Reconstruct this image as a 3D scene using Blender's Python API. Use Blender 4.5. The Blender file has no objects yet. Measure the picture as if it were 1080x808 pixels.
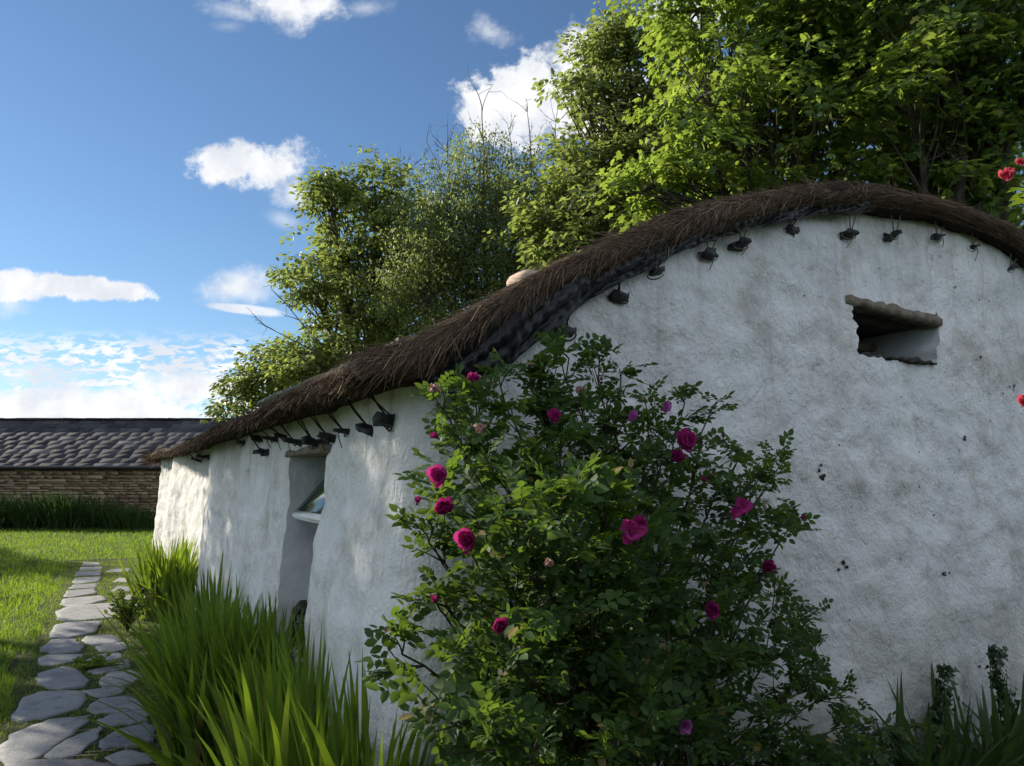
import bpy, math
import numpy as np
from mathutils import Vector

RS = np.random.RandomState(7)
SC = bpy.context.scene
COL = SC.collection

# ------------------------------------------------------------------ camera geometry and frames
F_PX, CX, CY = 800.0, 540.0, 404.0
PITCH = math.atan(102 / 800.0)
CAM = np.array([0, 0, 1.6])
YAW = math.radians(28.23)                      # how the cottage is turned
GV = np.array([math.cos(YAW), math.sin(YAW), 0])
DV = np.array([-math.sin(YAW), math.cos(YAW), 0])
ORG = np.array([-.37, 2.94, 0])                # near corner of the cottage


def ray(px, py):
    x = (px - CX) / F_PX
    y = -(py - CY) / F_PX
    return np.array([x, math.cos(PITCH) - y * math.sin(PITCH), math.sin(PITCH) + y * math.cos(PITCH)])


def L2W(p):
    p = np.atleast_2d(np.asarray(p, float))
    return ORG + p[:, :1] * GV + p[:, 1:2] * DV + np.c_[np.zeros((len(p), 2)), p[:, 2]]


def W2L(p):
    q = np.atleast_2d(p) - ORG
    return np.c_[q @ GV, q @ DV, q[:, 2]]


def on_gable(px, py, t=0.0):
    r = ray(px, py)
    k = np.dot(ORG + t * DV - CAM, DV) / np.dot(r, DV)
    return W2L(CAM + k * r)[0]


def on_side(px, py, s=0.0):
    r = ray(px, py)
    k = np.dot(ORG + s * GV - CAM, GV) / np.dot(r, GV)
    return W2L(CAM + k * r)[0]


def at_depth(px, py, Y):
    r = ray(px, py)
    return CAM + r * (Y / r[1])


def on_ground(px, py, z=0.0):
    r = ray(px, py)
    return CAM + r * ((z - CAM[2]) / r[2])


# ------------------------------------------------------------------ noise
_perm = np.random.RandomState(3).permutation(512).astype(np.int64)
_perm = np.r_[_perm, _perm, _perm]
_grad = np.random.RandomState(4).normal(size=(512, 3))
_grad /= np.linalg.norm(_grad, axis=1)[:, None]


def perlin(P):
    P = np.asarray(P, float)
    I = np.floor(P).astype(np.int64)
    Fr = P - I
    U = Fr * Fr * Fr * (Fr * (Fr * 6 - 15) + 10)
    I &= 511
    out = np.zeros(len(P))
    for dx in (0, 1):
        for dy in (0, 1):
            for dz in (0, 1):
                h = _perm[_perm[_perm[(I[:, 0] + dx) & 511] + ((I[:, 1] + dy) & 511)] + ((I[:, 2] + dz) & 511)]
                g = _grad[h & 511]
                d = (g * (Fr - np.array([dx, dy, dz]))).sum(1)
                w = (U[:, 0] if dx else 1 - U[:, 0]) * (U[:, 1] if dy else 1 - U[:, 1]) * (U[:, 2] if dz else 1 - U[:, 2])
                out += w * d
    return out


def fbm(P, freq=1.0, octv=3, gain=.5):
    P = np.asarray(P, float) * freq
    a, o = 1.0, 0
    for i in range(octv):
        o = o + a * perlin(P + 17.3 * i)
        P = P * 2.03
        a *= gain
    return o


# ------------------------------------------------------------------ mesh helpers
class MB:
    def __init__(self):
        self.v, self.f, self.n = [], [], 0

    def add(self, V, faces, mat=0):
        V = np.asarray(V, float).reshape(-1, 3)
        self.v.append(V)
        if isinstance(faces, np.ndarray):
            if len(faces):
                self.f.append((faces + self.n, mat))
        else:
            by = {}
            for q in faces:
                by.setdefault(len(q), []).append(q)
            for q in by.values():
                self.f.append((np.array(q, dtype=np.int64) + self.n, mat))
        self.n += len(V)
        return self

    def mesh(self, name, mats, smooth=False, origin=(0, 0, 0)):
        V = np.concatenate(self.v) - np.asarray(origin, float)
        me = bpy.data.meshes.new(name)
        lt = np.concatenate([np.full(len(q), q.shape[1]) for q, m in self.f]).astype(np.int32)
        li = np.concatenate([q.ravel() for q, m in self.f]).astype(np.int32)
        mi = np.concatenate([np.full(len(q), m) for q, m in self.f]).astype(np.int32)
        me.vertices.add(len(V))
        me.vertices.foreach_set('co', V.astype(np.float32).ravel())
        me.loops.add(len(li))
        me.loops.foreach_set('vertex_index', li)
        me.polygons.add(len(lt))
        ls = np.r_[0, np.cumsum(lt)[:-1]].astype(np.int32)
        me.polygons.foreach_set('loop_start', ls)
        me.polygons.foreach_set('material_index', mi)
        if smooth:
            me.polygons.foreach_set('use_smooth', np.ones(len(lt), dtype=bool))
        for m in (mats if isinstance(mats, (list, tuple)) else [mats]):
            me.materials.append(m)
        me.update(calc_edges=True)
        me.validate()
        return me

    def build(self, name, mats, parent=None, smooth=False, origin=(0, 0, 0)):
        o = bpy.data.objects.new(name, self.mesh(name, mats, smooth, origin))
        COL.objects.link(o)
        if parent is not None:
            o.parent = parent
        return o


def tag(o, label=None, cat=None, group=None, kind=None):
    if label: o['label'] = label
    if cat: o['category'] = cat
    if group: o['group'] = group
    if kind: o['kind'] = kind
    return o


def empty(name, loc, rz=0.0):
    o = bpy.data.objects.new(name, None)
    o.empty_display_size = .1
    o.location = tuple(float(x) for x in loc)
    o.rotation_euler = (0, 0, rz)
    COL.objects.link(o)
    return o


def norm(v):
    v = np.asarray(v, float)
    return v / np.maximum(np.linalg.norm(v, axis=-1, keepdims=True), 1e-9)


def tube(mb, pts, rad, sides=6, mat=0, cap=True):
    pts = np.asarray(pts, float)
    n = len(pts)
    rad = np.broadcast_to(np.asarray(rad, float), (n,))
    T = norm(np.gradient(pts, axis=0))
    ref = np.array([0, 0, 1.0]) if abs(T[0][2]) < .9 else np.array([1.0, 0, 0])
    A = np.zeros((n, 3))
    a = norm(np.cross(T[0], ref))
    for i in range(n):
        a = norm(a - T[i] * np.dot(a, T[i]))
        A[i] = a
    B = np.cross(T, A)
    ang = np.linspace(0, 2 * np.pi, sides, endpoint=False)
    V = pts[:, None] + rad[:, None, None] * (A[:, None] * np.cos(ang)[None, :, None] + B[:, None] * np.sin(ang)[None, :, None])
    V = V.reshape(-1, 3)
    i = np.arange(n - 1)[:, None] * sides
    j = np.arange(sides)[None]
    k = (j + 1) % sides
    q = np.stack([i + j, i + k, i + sides + k, i + sides + j], -1).reshape(-1, 4)
    fs = [q]
    mb.add(V, q, mat)
    if cap:
        mb.add(V[:sides], [tuple(range(sides))[::-1]], mat)
        mb.add(V[-sides:], [tuple(range(sides))], mat)


def bez(a, b, c, n):
    t = np.linspace(0, 1, n)[:, None]
    return (1 - t) ** 2 * np.asarray(a) + 2 * t * (1 - t) * np.asarray(b) + t ** 2 * np.asarray(c)


def box(mb, lo, hi, mat=0, rough=0.0, M=None, bev=0.0):
    lo, hi = np.asarray(lo, float), np.asarray(hi, float)
    if bev <= 0:
        V = np.array([[x, y, z] for x in (0, 1) for y in (0, 1) for z in (0, 1)], float) * (hi - lo) + lo
        if rough: V = V + RS.normal(0, rough, V.shape)
        Fc = [(0, 1, 3, 2), (4, 6, 7, 5), (0, 4, 5, 1), (2, 3, 7, 6), (0, 2, 6, 4), (1, 5, 7, 3)]
    else:   # chamfered box: 24 vertices
        V, idx = [], {}
        c, h = (lo + hi) / 2, (hi - lo) / 2
        for sx in (-1, 1):
            for sy in (-1, 1):
                for sz in (-1, 1):
                    s = np.array([sx, sy, sz])
                    for ax in range(3):
                        p = c + s * (h - bev)
                        p[ax] = c[ax] + s[ax] * h[ax]
                        idx[(sx, sy, sz, ax)] = len(V)
                        V.append(p)
        V = np.array(V)
        if rough: V = V + RS.normal(0, rough, V.shape)
        Fc = []
        for ax in range(3):
            o = [a for a in range(3) if a != ax]
            for s in (-1, 1):
                q = []
                for (u, w) in ((-1, -1), (1, -1), (1, 1), (-1, 1)):
                    k = [0, 0, 0]
                    k[ax], k[o[0]], k[o[1]] = s, u, w
                    q.append(idx[(k[0], k[1], k[2], ax)])
                Fc.append(tuple(q))
        for ax in range(3):
            o = [a for a in range(3) if a != ax]
            for u in (-1, 1):
                for w in (-1, 1):
                    ks = []
                    for s in (-1, 1):
                        k = [0, 0, 0]
                        k[ax], k[o[0]], k[o[1]] = s, u, w
                        ks.append(tuple(k))
                    Fc.append((idx[ks[0] + (o[0],)], idx[ks[1] + (o[0],)], idx[ks[1] + (o[1],)], idx[ks[0] + (o[1],)]))
        for sx in (-1, 1):
            for sy in (-1, 1):
                for sz in (-1, 1):
                    Fc.append(tuple(idx[(sx, sy, sz, a)] for a in range(3)))
    if M is not None:
        M = np.asarray(M, float)
        V = V @ M[:3, :3].T + M[:3, 3]
    mb.add(V, Fc, mat)


def scatter(mb, tv, tf, P, X, N, S, mat=0, SY=None):
    """copies of a small template (x along the leaf, y across, z its normal) at points P"""
    n = len(P)
    if n == 0: return
    tv = np.asarray(tv, float)
    X = norm(X)
    N = norm(N - X * (N * X).sum(1, keepdims=True))
    Y = np.cross(N, X)
    S = np.broadcast_to(np.asarray(S, float), (n,))
    SY = S if SY is None else np.broadcast_to(np.asarray(SY, float), (n,))
    V = P[:, None] + S[:, None, None] * (tv[None, :, :1] * X[:, None] + tv[None, :, 2:3] * N[:, None]) \
        + SY[:, None, None] * tv[None, :, 1:2] * Y[:, None]
    k = len(tv)
    off = (np.arange(n) * k)[:, None, None]
    by = {}
    for q in tf:
        by.setdefault(len(q), []).append(q)
    base = mb.n
    mb.v.append(V.reshape(-1, 3))
    for kk, q in by.items():
        mb.f.append(((np.array(q)[None] + off).reshape(-1, kk) + base, mat))
    mb.n += n * k


def rand_dir(n):
    return norm(RS.normal(size=(n, 3)))


# leaf templates
SYC = [(0, 0, 0), (-.10, .33, -.03), (.17, .27, .02), (.36, .55, -.05), (.47, .24, .02), (.73, .25, -.03), (1, 0, -.08), (.4, 0, -.02),
       (-.10, -.33, -.03), (.17, -.27, .02), (.36, -.55, -.05), (.47, -.24, .02), (.73, -.25, -.03)]
SYCF = [(0, 2, 1), (0, 7, 2), (2, 4, 3), (7, 4, 2), (7, 5, 4), (7, 6, 5), (0, 8, 9), (0, 9, 7), (9, 10, 11), (7, 9, 11), (7, 11, 12), (7, 12, 6)]
OVA = [(0, 0, 0), (.3, .3, .05), (.68, .24, .03), (1, 0, -.06), (.68, -.24, .03), (.3, -.3, .05), (.45, 0, -.03)]
OVAF = [(0, 6, 1), (1, 6, 2), (2, 6, 3), (3, 6, 4), (4, 6, 5), (5, 6, 0)]
SMALL = [(0, 0, 0), (.45, .26, .03), (1, 0, -.05), (.45, -.26, .03)]
SMALLF = [(0, 2, 1), (0, 3, 2)]
IVY = [(0, 0, 0), (-.1, .3, 0), (.2, .5, -.03), (.4, .28, 0), (1, 0, -.06), (.4, -.28, 0), (.2, -.5, -.03), (-.1, -.3, 0)]
IVYF = [(0, 2, 1), (0, 3, 2), (0, 4, 3), (0, 5, 4), (0, 6, 5), (0, 7, 6)]


# ------------------------------------------------------------------ materials
class NT:
    def __init__(self, tree):
        self.t = tree

    def n(self, typ, **kw):
        nd = self.t.nodes.new(typ)
        for k, v in kw.items():
            if hasattr(nd, k) and k not in ('inputs',):
                setattr(nd, k, v)
        return nd

    def link(self, a, b):
        self.t.links.new(a, b)

    def setin(self, sock, v):
        if isinstance(v, bpy.types.NodeSocket):
            self.t.links.new(v, sock)
        elif v is not None:
            sock.default_value = v

    def math(self, op, a, b=None, c=None, clamp=False):
        nd = self.n('ShaderNodeMath', operation=op)
        nd.use_clamp = clamp
        self.setin(nd.inputs[0], a)
        if b is not None: self.setin(nd.inputs[1], b)
        if c is not None: self.setin(nd.inputs[2], c)
        return nd.outputs[0]

    def noise(self, vec, scale, detail=3, rough=.55, dist=0.0):
        nd = self.n('ShaderNodeTexNoise')
        if vec is not None: self.link(vec, nd.inputs['Vector'])
        nd.inputs['Scale'].default_value = scale
        nd.inputs['Detail'].default_value = detail
        nd.inputs['Roughness'].default_value = rough
        nd.inputs['Distortion'].default_value = dist
        return nd.outputs['Fac']

    def ramp(self, fac, stops, interp='LINEAR'):
        nd = self.n('ShaderNodeValToRGB')
        cr = nd.color_ramp
        cr.interpolation = interp
        while len(cr.elements) > 1: cr.elements.remove(cr.elements[0])
        cr.elements[0].position = stops[0][0]
        cr.elements[0].color = tuple(stops[0][1]) + (1,) if not np.isscalar(stops[0][1]) else (stops[0][1],) * 3 + (1,)
        for p, c in stops[1:]:
            e = cr.elements.new(p)
            e.color = tuple(c) + (1,) if not np.isscalar(c) else (c, c, c, 1)
        self.setin(nd.inputs[0], fac)
        return nd.outputs[0]

    def mix(self, fac, a, b, blend='MIX'):
        nd = self.n('ShaderNodeMix', data_type='RGBA', blend_type=blend)
        self.setin(nd.inputs[0], fac)
        for s, v in ((nd.inputs[6], a), (nd.inputs[7], b)):
            if isinstance(v, bpy.types.NodeSocket): self.link(v, s)
            else: s.default_value = tuple(v) + (1,) if len(v) == 3 else v
        return nd.outputs[2]

    def maprange(self, v, a, b, c=0, d=1, smooth=True):
        nd = self.n('ShaderNodeMapRange')
        nd.interpolation_type = 'SMOOTHSTEP' if smooth else 'LINEAR'
        self.setin(nd.inputs[0], v)
        for i, x in enumerate((a, b, c, d)): self.setin(nd.inputs[i + 1], x)
        return nd.outputs[0]

    def mapping(self, vec, scale=(1, 1, 1), rot=(0, 0, 0), loc=(0, 0, 0)):
        nd = self.n('ShaderNodeMapping')
        self.link(vec, nd.inputs[0])
        nd.inputs['Scale'].default_value = scale
        nd.inputs['Rotation'].default_value = rot
        nd.inputs['Location'].default_value = loc
        return nd.outputs[0]


def new_mat(name):
    m = bpy.data.materials.new(name)
    m.use_nodes = True
    m.node_tree.nodes.clear()
    nt = NT(m.node_tree)
    out = nt.n('ShaderNodeOutputMaterial')
    return m, nt, out


def princ(nt, out, col, rough=.8, spec=.3, bump=None, bdist=.01, bstr=.6, metal=0.0):
    p = nt.n('ShaderNodeBsdfPrincipled')
    nt.setin(p.inputs['Base Color'], col if isinstance(col, bpy.types.NodeSocket) else tuple(col) + (1,))
    nt.setin(p.inputs['Roughness'], rough)
    p.inputs['Specular IOR Level'].default_value = spec
    p.inputs['Metallic'].default_value = metal
    if bump is not None:
        b = nt.n('ShaderNodeBump')
        b.inputs['Strength'].default_value = bstr
        b.inputs['Distance'].default_value = bdist
        nt.link(bump, b.inputs['Height'])
        nt.link(b.outputs[0], p.inputs['Normal'])
    nt.link(p.outputs[0], out.inputs[0])
    return p


def leaf_mat(name, stops, trans, tmix=.4, rough=.5, spec=.35, dry=0.0):
    """stops: colours spread over the leaves; trans: colour of light let through"""
    m, nt, out = new_mat(name)
    geo = nt.n('ShaderNodeNewGeometry')
    tc = nt.n('ShaderNodeTexCoord')
    big = nt.noise(tc.outputs['Object'], 1.1, 2)
    r = nt.math('ADD', nt.math('MULTIPLY', geo.outputs['Random Per Island'], .75), nt.math('MULTIPLY', nt.maprange(big, .35, .65), .25))
    k = len(stops)
    c = nt.ramp(r, [(i / max(1, k - 1), s) for i, s in enumerate(stops)])
    if dry:
        c = nt.mix(nt.math('GREATER_THAN', geo.outputs['Random Per Island'], 1 - dry), c, (.23, .17, .07))
    p = nt.n('ShaderNodeBsdfPrincipled')
    nt.link(c, p.inputs['Base Color'])
    p.inputs['Roughness'].default_value = rough
    p.inputs['Specular IOR Level'].default_value = spec
    t = nt.n('ShaderNodeBsdfTranslucent')
    tcol = nt.mix(r, tuple(np.array(trans) * .75), tuple(np.minimum(1, np.array(trans) * 1.25)))
    nt.link(tcol, t.inputs['Color'])
    mx = nt.n('ShaderNodeMixShader')
    mx.inputs[0].default_value = tmix
    nt.link(p.outputs[0], mx.inputs[1])
    nt.link(t.outputs[0], mx.inputs[2])
    nt.link(mx.outputs[0], out.inputs[0])
    return m


def simple_mat(name, c1, c2, scale=8, rough=.8, spec=.3, bscale=40, bdist=.004, detail=4, metal=0.0):
    m, nt, out = new_mat(name)
    tc = nt.n('ShaderNodeTexCoord')
    v = tc.outputs['Object']
    col = nt.ramp(nt.noise(v, scale, detail), [(.3, c1), (.7, c2)])
    princ(nt, out, col, rough, spec, nt.noise(v, bscale, 4), bdist, .7, metal)
    return m


M = {}


def make_materials():
    # whitewashed lumpy plaster: lime coats, grey weathering, brown drips, algae near the ground
    m, nt, out = new_mat('whitewashed_plaster')
    tc = nt.n('ShaderNodeTexCoord')
    v = tc.outputs['Object']
    sx = nt.n('ShaderNodeSeparateXYZ')
    nt.link(v, sx.inputs[0])
    base = nt.ramp(nt.noise(v, 1.6, 5, .6), [(.28, (.63, .635, .64)), (.5, (.76, .76, .755)), (.72, (.85, .848, .835))])
    patch = nt.maprange(nt.noise(v, 2.3, 9, .74, .3), .46, .72)
    c = nt.mix(nt.math('MULTIPLY', patch, .7), base, (.37, .335, .285))
    spots = nt.maprange(nt.noise(v, 13, 7, .78), .54, .74)
    c = nt.mix(nt.math('MULTIPLY', spots, .32), c, (.29, .27, .235))
    och = nt.maprange(nt.noise(v, .75, 7, .68), .46, .70)
    c = nt.mix(nt.math('MULTIPLY', och, .36), c, (.46, .42, .35))
    streak = nt.maprange(nt.noise(nt.mapping(v, (7, 7, .55)), 1.0, 5, .6), .56, .72)
    c = nt.mix(nt.math('MULTIPLY', streak, .45), c, (.33, .30, .26))
    low = nt.maprange(sx.outputs[2], 1.25, .1)
    alg = nt.math('MULTIPLY', low, nt.maprange(nt.noise(v, 1.1, 5, .6), .35, .6))
    c = nt.mix(nt.math('MULTIPLY', alg, .55), c, (.27, .27, .215))
    n1 = nt.noise(v, 9, 5, .6)
    n2 = nt.noise(v, 55, 5, .7)
    n3 = nt.noise(nt.mapping(v, (30, 30, 16), (0.3, .2, .5)), 1.0, 3, .5, 1.5)
    n2 = nt.math('MULTIPLY', n2, nt.maprange(nt.noise(v, 1.7, 4, .6), .35, .65, .35, 1.5))
    vo = nt.n('ShaderNodeTexVoronoi', feature='DISTANCE_TO_EDGE')
    wv = nt.n('ShaderNodeVectorMath', operation='ADD')
    nv = nt.n('ShaderNodeTexNoise')
    nv.inputs['Scale'].default_value = 5.0
    nt.link(v, nv.inputs['Vector'])
    sv = nt.n('ShaderNodeVectorMath', operation='SCALE')
    nt.link(nv.outputs['Color'], sv.inputs[0])
    sv.inputs['Scale'].default_value = .35
    nt.link(v, wv.inputs[0])
    nt.link(sv.outputs[0], wv.inputs[1])
    nt.link(wv.outputs[0], vo.inputs['Vector'])
    vo.inputs['Scale'].default_value = 1.5
    crk = nt.math('MULTIPLY', nt.maprange(vo.outputs['Distance'], .007, .001), nt.maprange(nt.noise(v, 1.3, 3, .5), .52, .6))
    c = nt.mix(nt.math('MULTIPLY', crk, .28), c, (.16, .145, .12))
    rain = nt.math('MULTIPLY', nt.maprange(sx.outputs[2], 1.9, 2.9), nt.maprange(nt.noise(nt.mapping(v, (5, 5, .35), (0, 0, 0), (4, 2, 0)), 1.0, 6, .65), .5, .68))
    c = nt.mix(nt.math('MULTIPLY', rain, .5), c, (.34, .27, .19))
    h = nt.math('ADD', nt.math('MULTIPLY', n1, 1.3), nt.math('ADD', nt.math('MULTIPLY', n2, .30), nt.math('MULTIPLY', n3, .5)))
    princ(nt, out, c, .9, .2, h, .026, .85)
    M['plaster'] = m

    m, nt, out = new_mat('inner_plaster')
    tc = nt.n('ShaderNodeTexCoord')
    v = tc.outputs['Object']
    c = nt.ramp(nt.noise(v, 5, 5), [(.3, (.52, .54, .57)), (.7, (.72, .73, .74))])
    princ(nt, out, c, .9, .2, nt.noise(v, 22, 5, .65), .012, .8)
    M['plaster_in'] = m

    # thatch: dark weathered reed
    m, nt, out = new_mat('thatch_base')
    tc = nt.n('ShaderNodeTexCoord')
    v = tc.outputs['Object']
    c = nt.ramp(nt.noise(nt.mapping(v, (8, 60, 30)), 1.0, 4, .7), [(.3, (.022, .016, .012)), (.6, (.058, .042, .031)), (.8, (.10, .075, .054))])
    princ(nt, out, c, .95, .1, nt.noise(nt.mapping(v, (10, 90, 40)), 1.0, 4, .7), .03, 1.0)
    M['thatch'] = m
    m, nt, out = new_mat('thatch_reed')
    geo = nt.n('ShaderNodeNewGeometry')
    c = nt.ramp(geo.outputs['Random Per Island'], [(0, (.034, .022, .014)), (.45, (.095, .062, .040)), (.8, (.165, .110, .068)), (.95, (.24, .17, .11)), (1, (.38, .28, .19))])
    princ(nt, out, c, .85, .15)
    M['reed'] = m

    m, nt, out = new_mat('black_liner')
    tc = nt.n('ShaderNodeTexCoord')
    princ(nt, out, (.011, .011, .013), .42, .35, nt.noise(tc.outputs['Object'], 9, 2, .5, .6), .015, .6)
    M['liner'] = m

    M['peg'] = simple_mat('dark_slate_peg', (.02, .021, .022), (.085, .085, .085), 18, .7, .3, 45, .006)
    M['rope'] = simple_mat('dark_rope', (.015, .014, .013), (.05, .045, .04), 30, .9, .1)
    M['pale_rope'] = simple_mat('pale_straw_rope', (.13, .11, .085), (.26, .23, .18), 30, .9, .1)
    M['lintel'] = simple_mat('grey_driftwood', (.10, .08, .06), (.27, .225, .175), 16, .9, .15, 30, .008)
    M['dark_wood'] = simple_mat('dark_inner_wood', (.03, .026, .022), (.07, .06, .05), 9, .9, .15)
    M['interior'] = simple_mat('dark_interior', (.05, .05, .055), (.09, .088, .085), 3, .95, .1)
    M['white_paint'] = simple_mat('white_painted_wood', (.66, .68, .67), (.78, .79, .78), 6, .5, .4, 60, .001)
    M['green_paint'] = simple_mat('dark_green_painted_wood', (.022, .038, .035), (.04, .06, .055), 6, .5, .4, 60, .001)
    M['black_metal'] = simple_mat('black_iron_wire', (.008, .008, .009), (.02, .02, .02), 20, .5, .4)
    M['pole'] = simple_mat('weathered_green_timber', (.07, .085, .06), (.16, .175, .13), 7, .8, .2)
    M['chimney'] = simple_mat('pinkish_chimney_render', (.42, .30, .24), (.55, .42, .34), 6, .9, .2, 20, .02)

    m, nt, out = new_mat('window_glass')
    p = princ(nt, out, (.55, .62, .62), .05, .5)
    tr = nt.n('ShaderNodeBsdfTransparent')
    mx = nt.n('ShaderNodeMixShader')
    mx.inputs[0].default_value = .22
    nt.link(tr.outputs[0], mx.inputs[1])
    gl = nt.n('ShaderNodeBsdfGlossy')
    gl.inputs['Roughness'].default_value = .04
    gl.inputs['Color'].default_value = (.8, .85, .85, 1)
    nt.link(gl.outputs[0], mx.inputs[2])
    nt.link(mx.outputs[0], out.inputs[0])
    M['glass'] = m

    # ground
    m, nt, out = new_mat('lawn_ground')
    tc = nt.n('ShaderNodeTexCoord')
    v = tc.outputs['Object']
    c = nt.ramp(nt.noise(v, 2.2, 6, .65), [(.3, (.028, .05, .011)), (.55, (.055, .095, .018)), (.75, (.085, .12, .03))])
    princ(nt, out, c, .95, .1, nt.noise(v, 40, 5, .7), .04, 1.0)
    M['lawn'] = m
    m, nt, out = new_mat('mossy_soil')
    tc = nt.n('ShaderNodeTexCoord')
    v = tc.outputs['Object']
    c = nt.ramp(nt.noise(v, 9, 6, .7), [(.3, (.03, .026, .017)), (.5, (.05, .06, .022)), (.7, (.075, .095, .03))])
    princ(nt, out, c, .95, .1, nt.noise(v, 60, 5, .7), .02, 1.0)
    M['soil'] = m
    m, nt, out = new_mat('grey_flagstone')
    tc = nt.n('ShaderNodeTexCoord')
    geo = nt.n('ShaderNodeNewGeometry')
    v = tc.outputs['Object']
    a = nt.ramp(geo.outputs['Random Per Island'], [(0, (.17, .178, .195)), (.5, (.23, .237, .255)), (1, (.32, .318, .31))])
    c = nt.mix(nt.math('MULTIPLY', nt.maprange(nt.noise(v, 6, 8, .75), .45, .7), .75), a, (.085, .088, .085))
    c = nt.mix(nt.math('MULTIPLY', nt.maprange(nt.noise(v, 3.3, 6, .7), .55, .75), .6), c, (.10, .11, .05))
    c = nt.mix(nt.math('MULTIPLY', nt.maprange(nt.noise(v, 22, 7, .8), .56, .72), .75), c, (.34, .34, .31))
    princ(nt, out, c, .7, .35, nt.math('ADD', nt.math('MULTIPLY', nt.noise(v, 10, 5, .6), .22), nt.math('MULTIPLY', nt.noise(v, 55, 6, .75), .45)), .022, 1.0)
    M['flag'] = m

    M['grass'] = leaf_mat('grass_blade', [(.045, .085, .012), (.07, .125, .02), (.11, .155, .03)], (.30, .46, .03), .45, .6, .25, .04)
    M['iris'] = leaf_mat('iris_blade', [(.034, .075, .014), (.052, .105, .018), (.08, .135, .022), (.12, .155, .03)], (.30, .44, .025), .45, .5, .3, .035)
    M['lily'] = leaf_mat('daylily_blade', [(.02, .045, .012), (.04, .075, .02), (.07, .10, .035)], (.09, .17, .03), .3, .5, .3)
    M['weed'] = leaf_mat('weed_leaf', [(.05, .09, .015), (.09, .14, .025), (.13, .17, .03)], (.32, .46, .03), .42)
    M['rose_leaf'] = leaf_mat('rose_leaf', [(.024, .05, .018), (.036, .075, .024), (.052, .098, .03), (.085, .125, .034)], (.18, .30, .03), .32, .6, .15, .02)
    M['ivy'] = leaf_mat('ivy_leaf', [(.014, .03, .012), (.025, .05, .016), (.04, .07, .02)], (.06, .13, .02), .2, .35, .45)
    M['syc'] = leaf_mat('sycamore_leaf', [(.03, .062, .02), (.042, .085, .024), (.056, .102, .028), (.09, .12, .032), (.17, .12, .03)], (.33, .46, .06), .48, .5, .3)
    M['syc_far'] = leaf_mat('far_sycamore_leaf', [(.055, .08, .024), (.085, .115, .035), (.12, .145, .05), (.16, .16, .065)], (.34, .43, .09), .45, .5, .35)
    M['willow'] = leaf_mat('willow_leaf', [(.06, .085, .03), (.085, .115, .04), (.12, .145, .055)], (.34, .42, .10), .42, .5, .35)
    M['bark'] = simple_mat('tree_bark', (.035, .03, .024), (.11, .095, .075), 9, .9, .15, 25, .02)
    M['twig'] = simple_mat('dead_twig', (.09, .08, .07), (.19, .17, .15), 9, .9, .15)
    M['cane'] = simple_mat('rose_cane', (.03, .025, .018), (.07, .055, .035), 20, .8, .2)
    M['ivy_stem'] = simple_mat('green_stem', (.035, .05, .02), (.07, .08, .03), 20, .8, .2)

    def petal(name, a, b, tr):
        mm, nt, out = new_mat(name)
        geo = nt.n('ShaderNodeNewGeometry')
        tc = nt.n('ShaderNodeTexCoord')
        c = nt.ramp(nt.noise(tc.outputs['Object'], 60, 3), [(.3, a), (.7, b)])
        p = nt.n('ShaderNodeBsdfPrincipled')
        nt.link(c, p.inputs['Base Color'])
        p.inputs['Roughness'].default_value = .6
        t = nt.n('ShaderNodeBsdfTranslucent')
        t.inputs[0].default_value = tuple(tr) + (1,)
        mx = nt.n('ShaderNodeMixShader')
        mx.inputs[0].default_value = .35
        nt.link(p.outputs[0], mx.inputs[1])
        nt.link(t.outputs[0], mx.inputs[2])
        nt.link(mx.outputs[0], out.inputs[0])
        return mm
    M['magenta'] = petal('magenta_petal', (.36, .018, .17), (.55, .05, .30), (.6, .05, .28))
    M['mauve'] = petal('mauve_petal', (.40, .10, .38), (.55, .20, .50), (.5, .14, .42))
    M['crimson'] = petal('deep_magenta_petal', (.26, .01, .11), (.40, .025, .19), (.4, .02, .18))
    M['wilt'] = petal('wilted_petal', (.30, .13, .14), (.45, .22, .22), (.3, .12, .1))
    M['coral'] = petal('coral_pink_petal', (.62, .07, .15), (.78, .18, .24), (.7, .12, .16))
    M['stamen'] = simple_mat('yellow_stamen', (.5, .32, .05), (.6, .42, .1), 40)
    M['daisy'] = simple_mat('daisy_white', (.7, .7, .6), (.8, .78, .5), 3)
    M['straw'] = simple_mat('dry_straw', (.20, .16, .10), (.36, .30, .21), 10)

    # barn
    m, nt, out = new_mat('barn_stone')
    geo = nt.n('ShaderNodeNewGeometry')
    tc = nt.n('ShaderNodeTexCoord')
    v = tc.outputs['Object']
    a = nt.ramp(geo.outputs['Random Per Island'], [(0, (.15, .10, .06)), (.35, (.29, .205, .125)), (.7, (.40, .30, .19)), (1, (.52, .42, .30))])
    c = nt.mix(nt.math('MULTIPLY', nt.noise(v, 8, 5, .7), .6), a, (.15, .12, .085))
    princ(nt, out, c, .9, .2, nt.noise(v, 14, 5, .7), .04, .9)
    M['stone'] = m
    m, nt, out = new_mat('roof_slate')
    geo = nt.n('ShaderNodeNewGeometry')
    tc = nt.n('ShaderNodeTexCoord')
    v = tc.outputs['Object']
    a = nt.ramp(geo.outputs['Random Per Island'], [(0, (.03, .03, .038)), (.6, (.055, .055, .068)), (.9, (.085, .085, .098)), (1, (.15, .145, .15))])
    c = nt.mix(nt.math('MULTIPLY', nt.maprange(nt.noise(v, 3, 5, .7), .5, .7), .5), a, (.10, .095, .095))
    princ(nt, out, c, .8, .15, None)
    M['slate'] = m
    M['mortar'] = simple_mat('dark_mortar', (.05, .043, .036), (.09, .08, .065), 5, .95, .1)
    M['gutter'] = simple_mat('black_gutter', (.012, .012, .014), (.03, .03, .032), 5, .5, .4)


make_materials()

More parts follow.
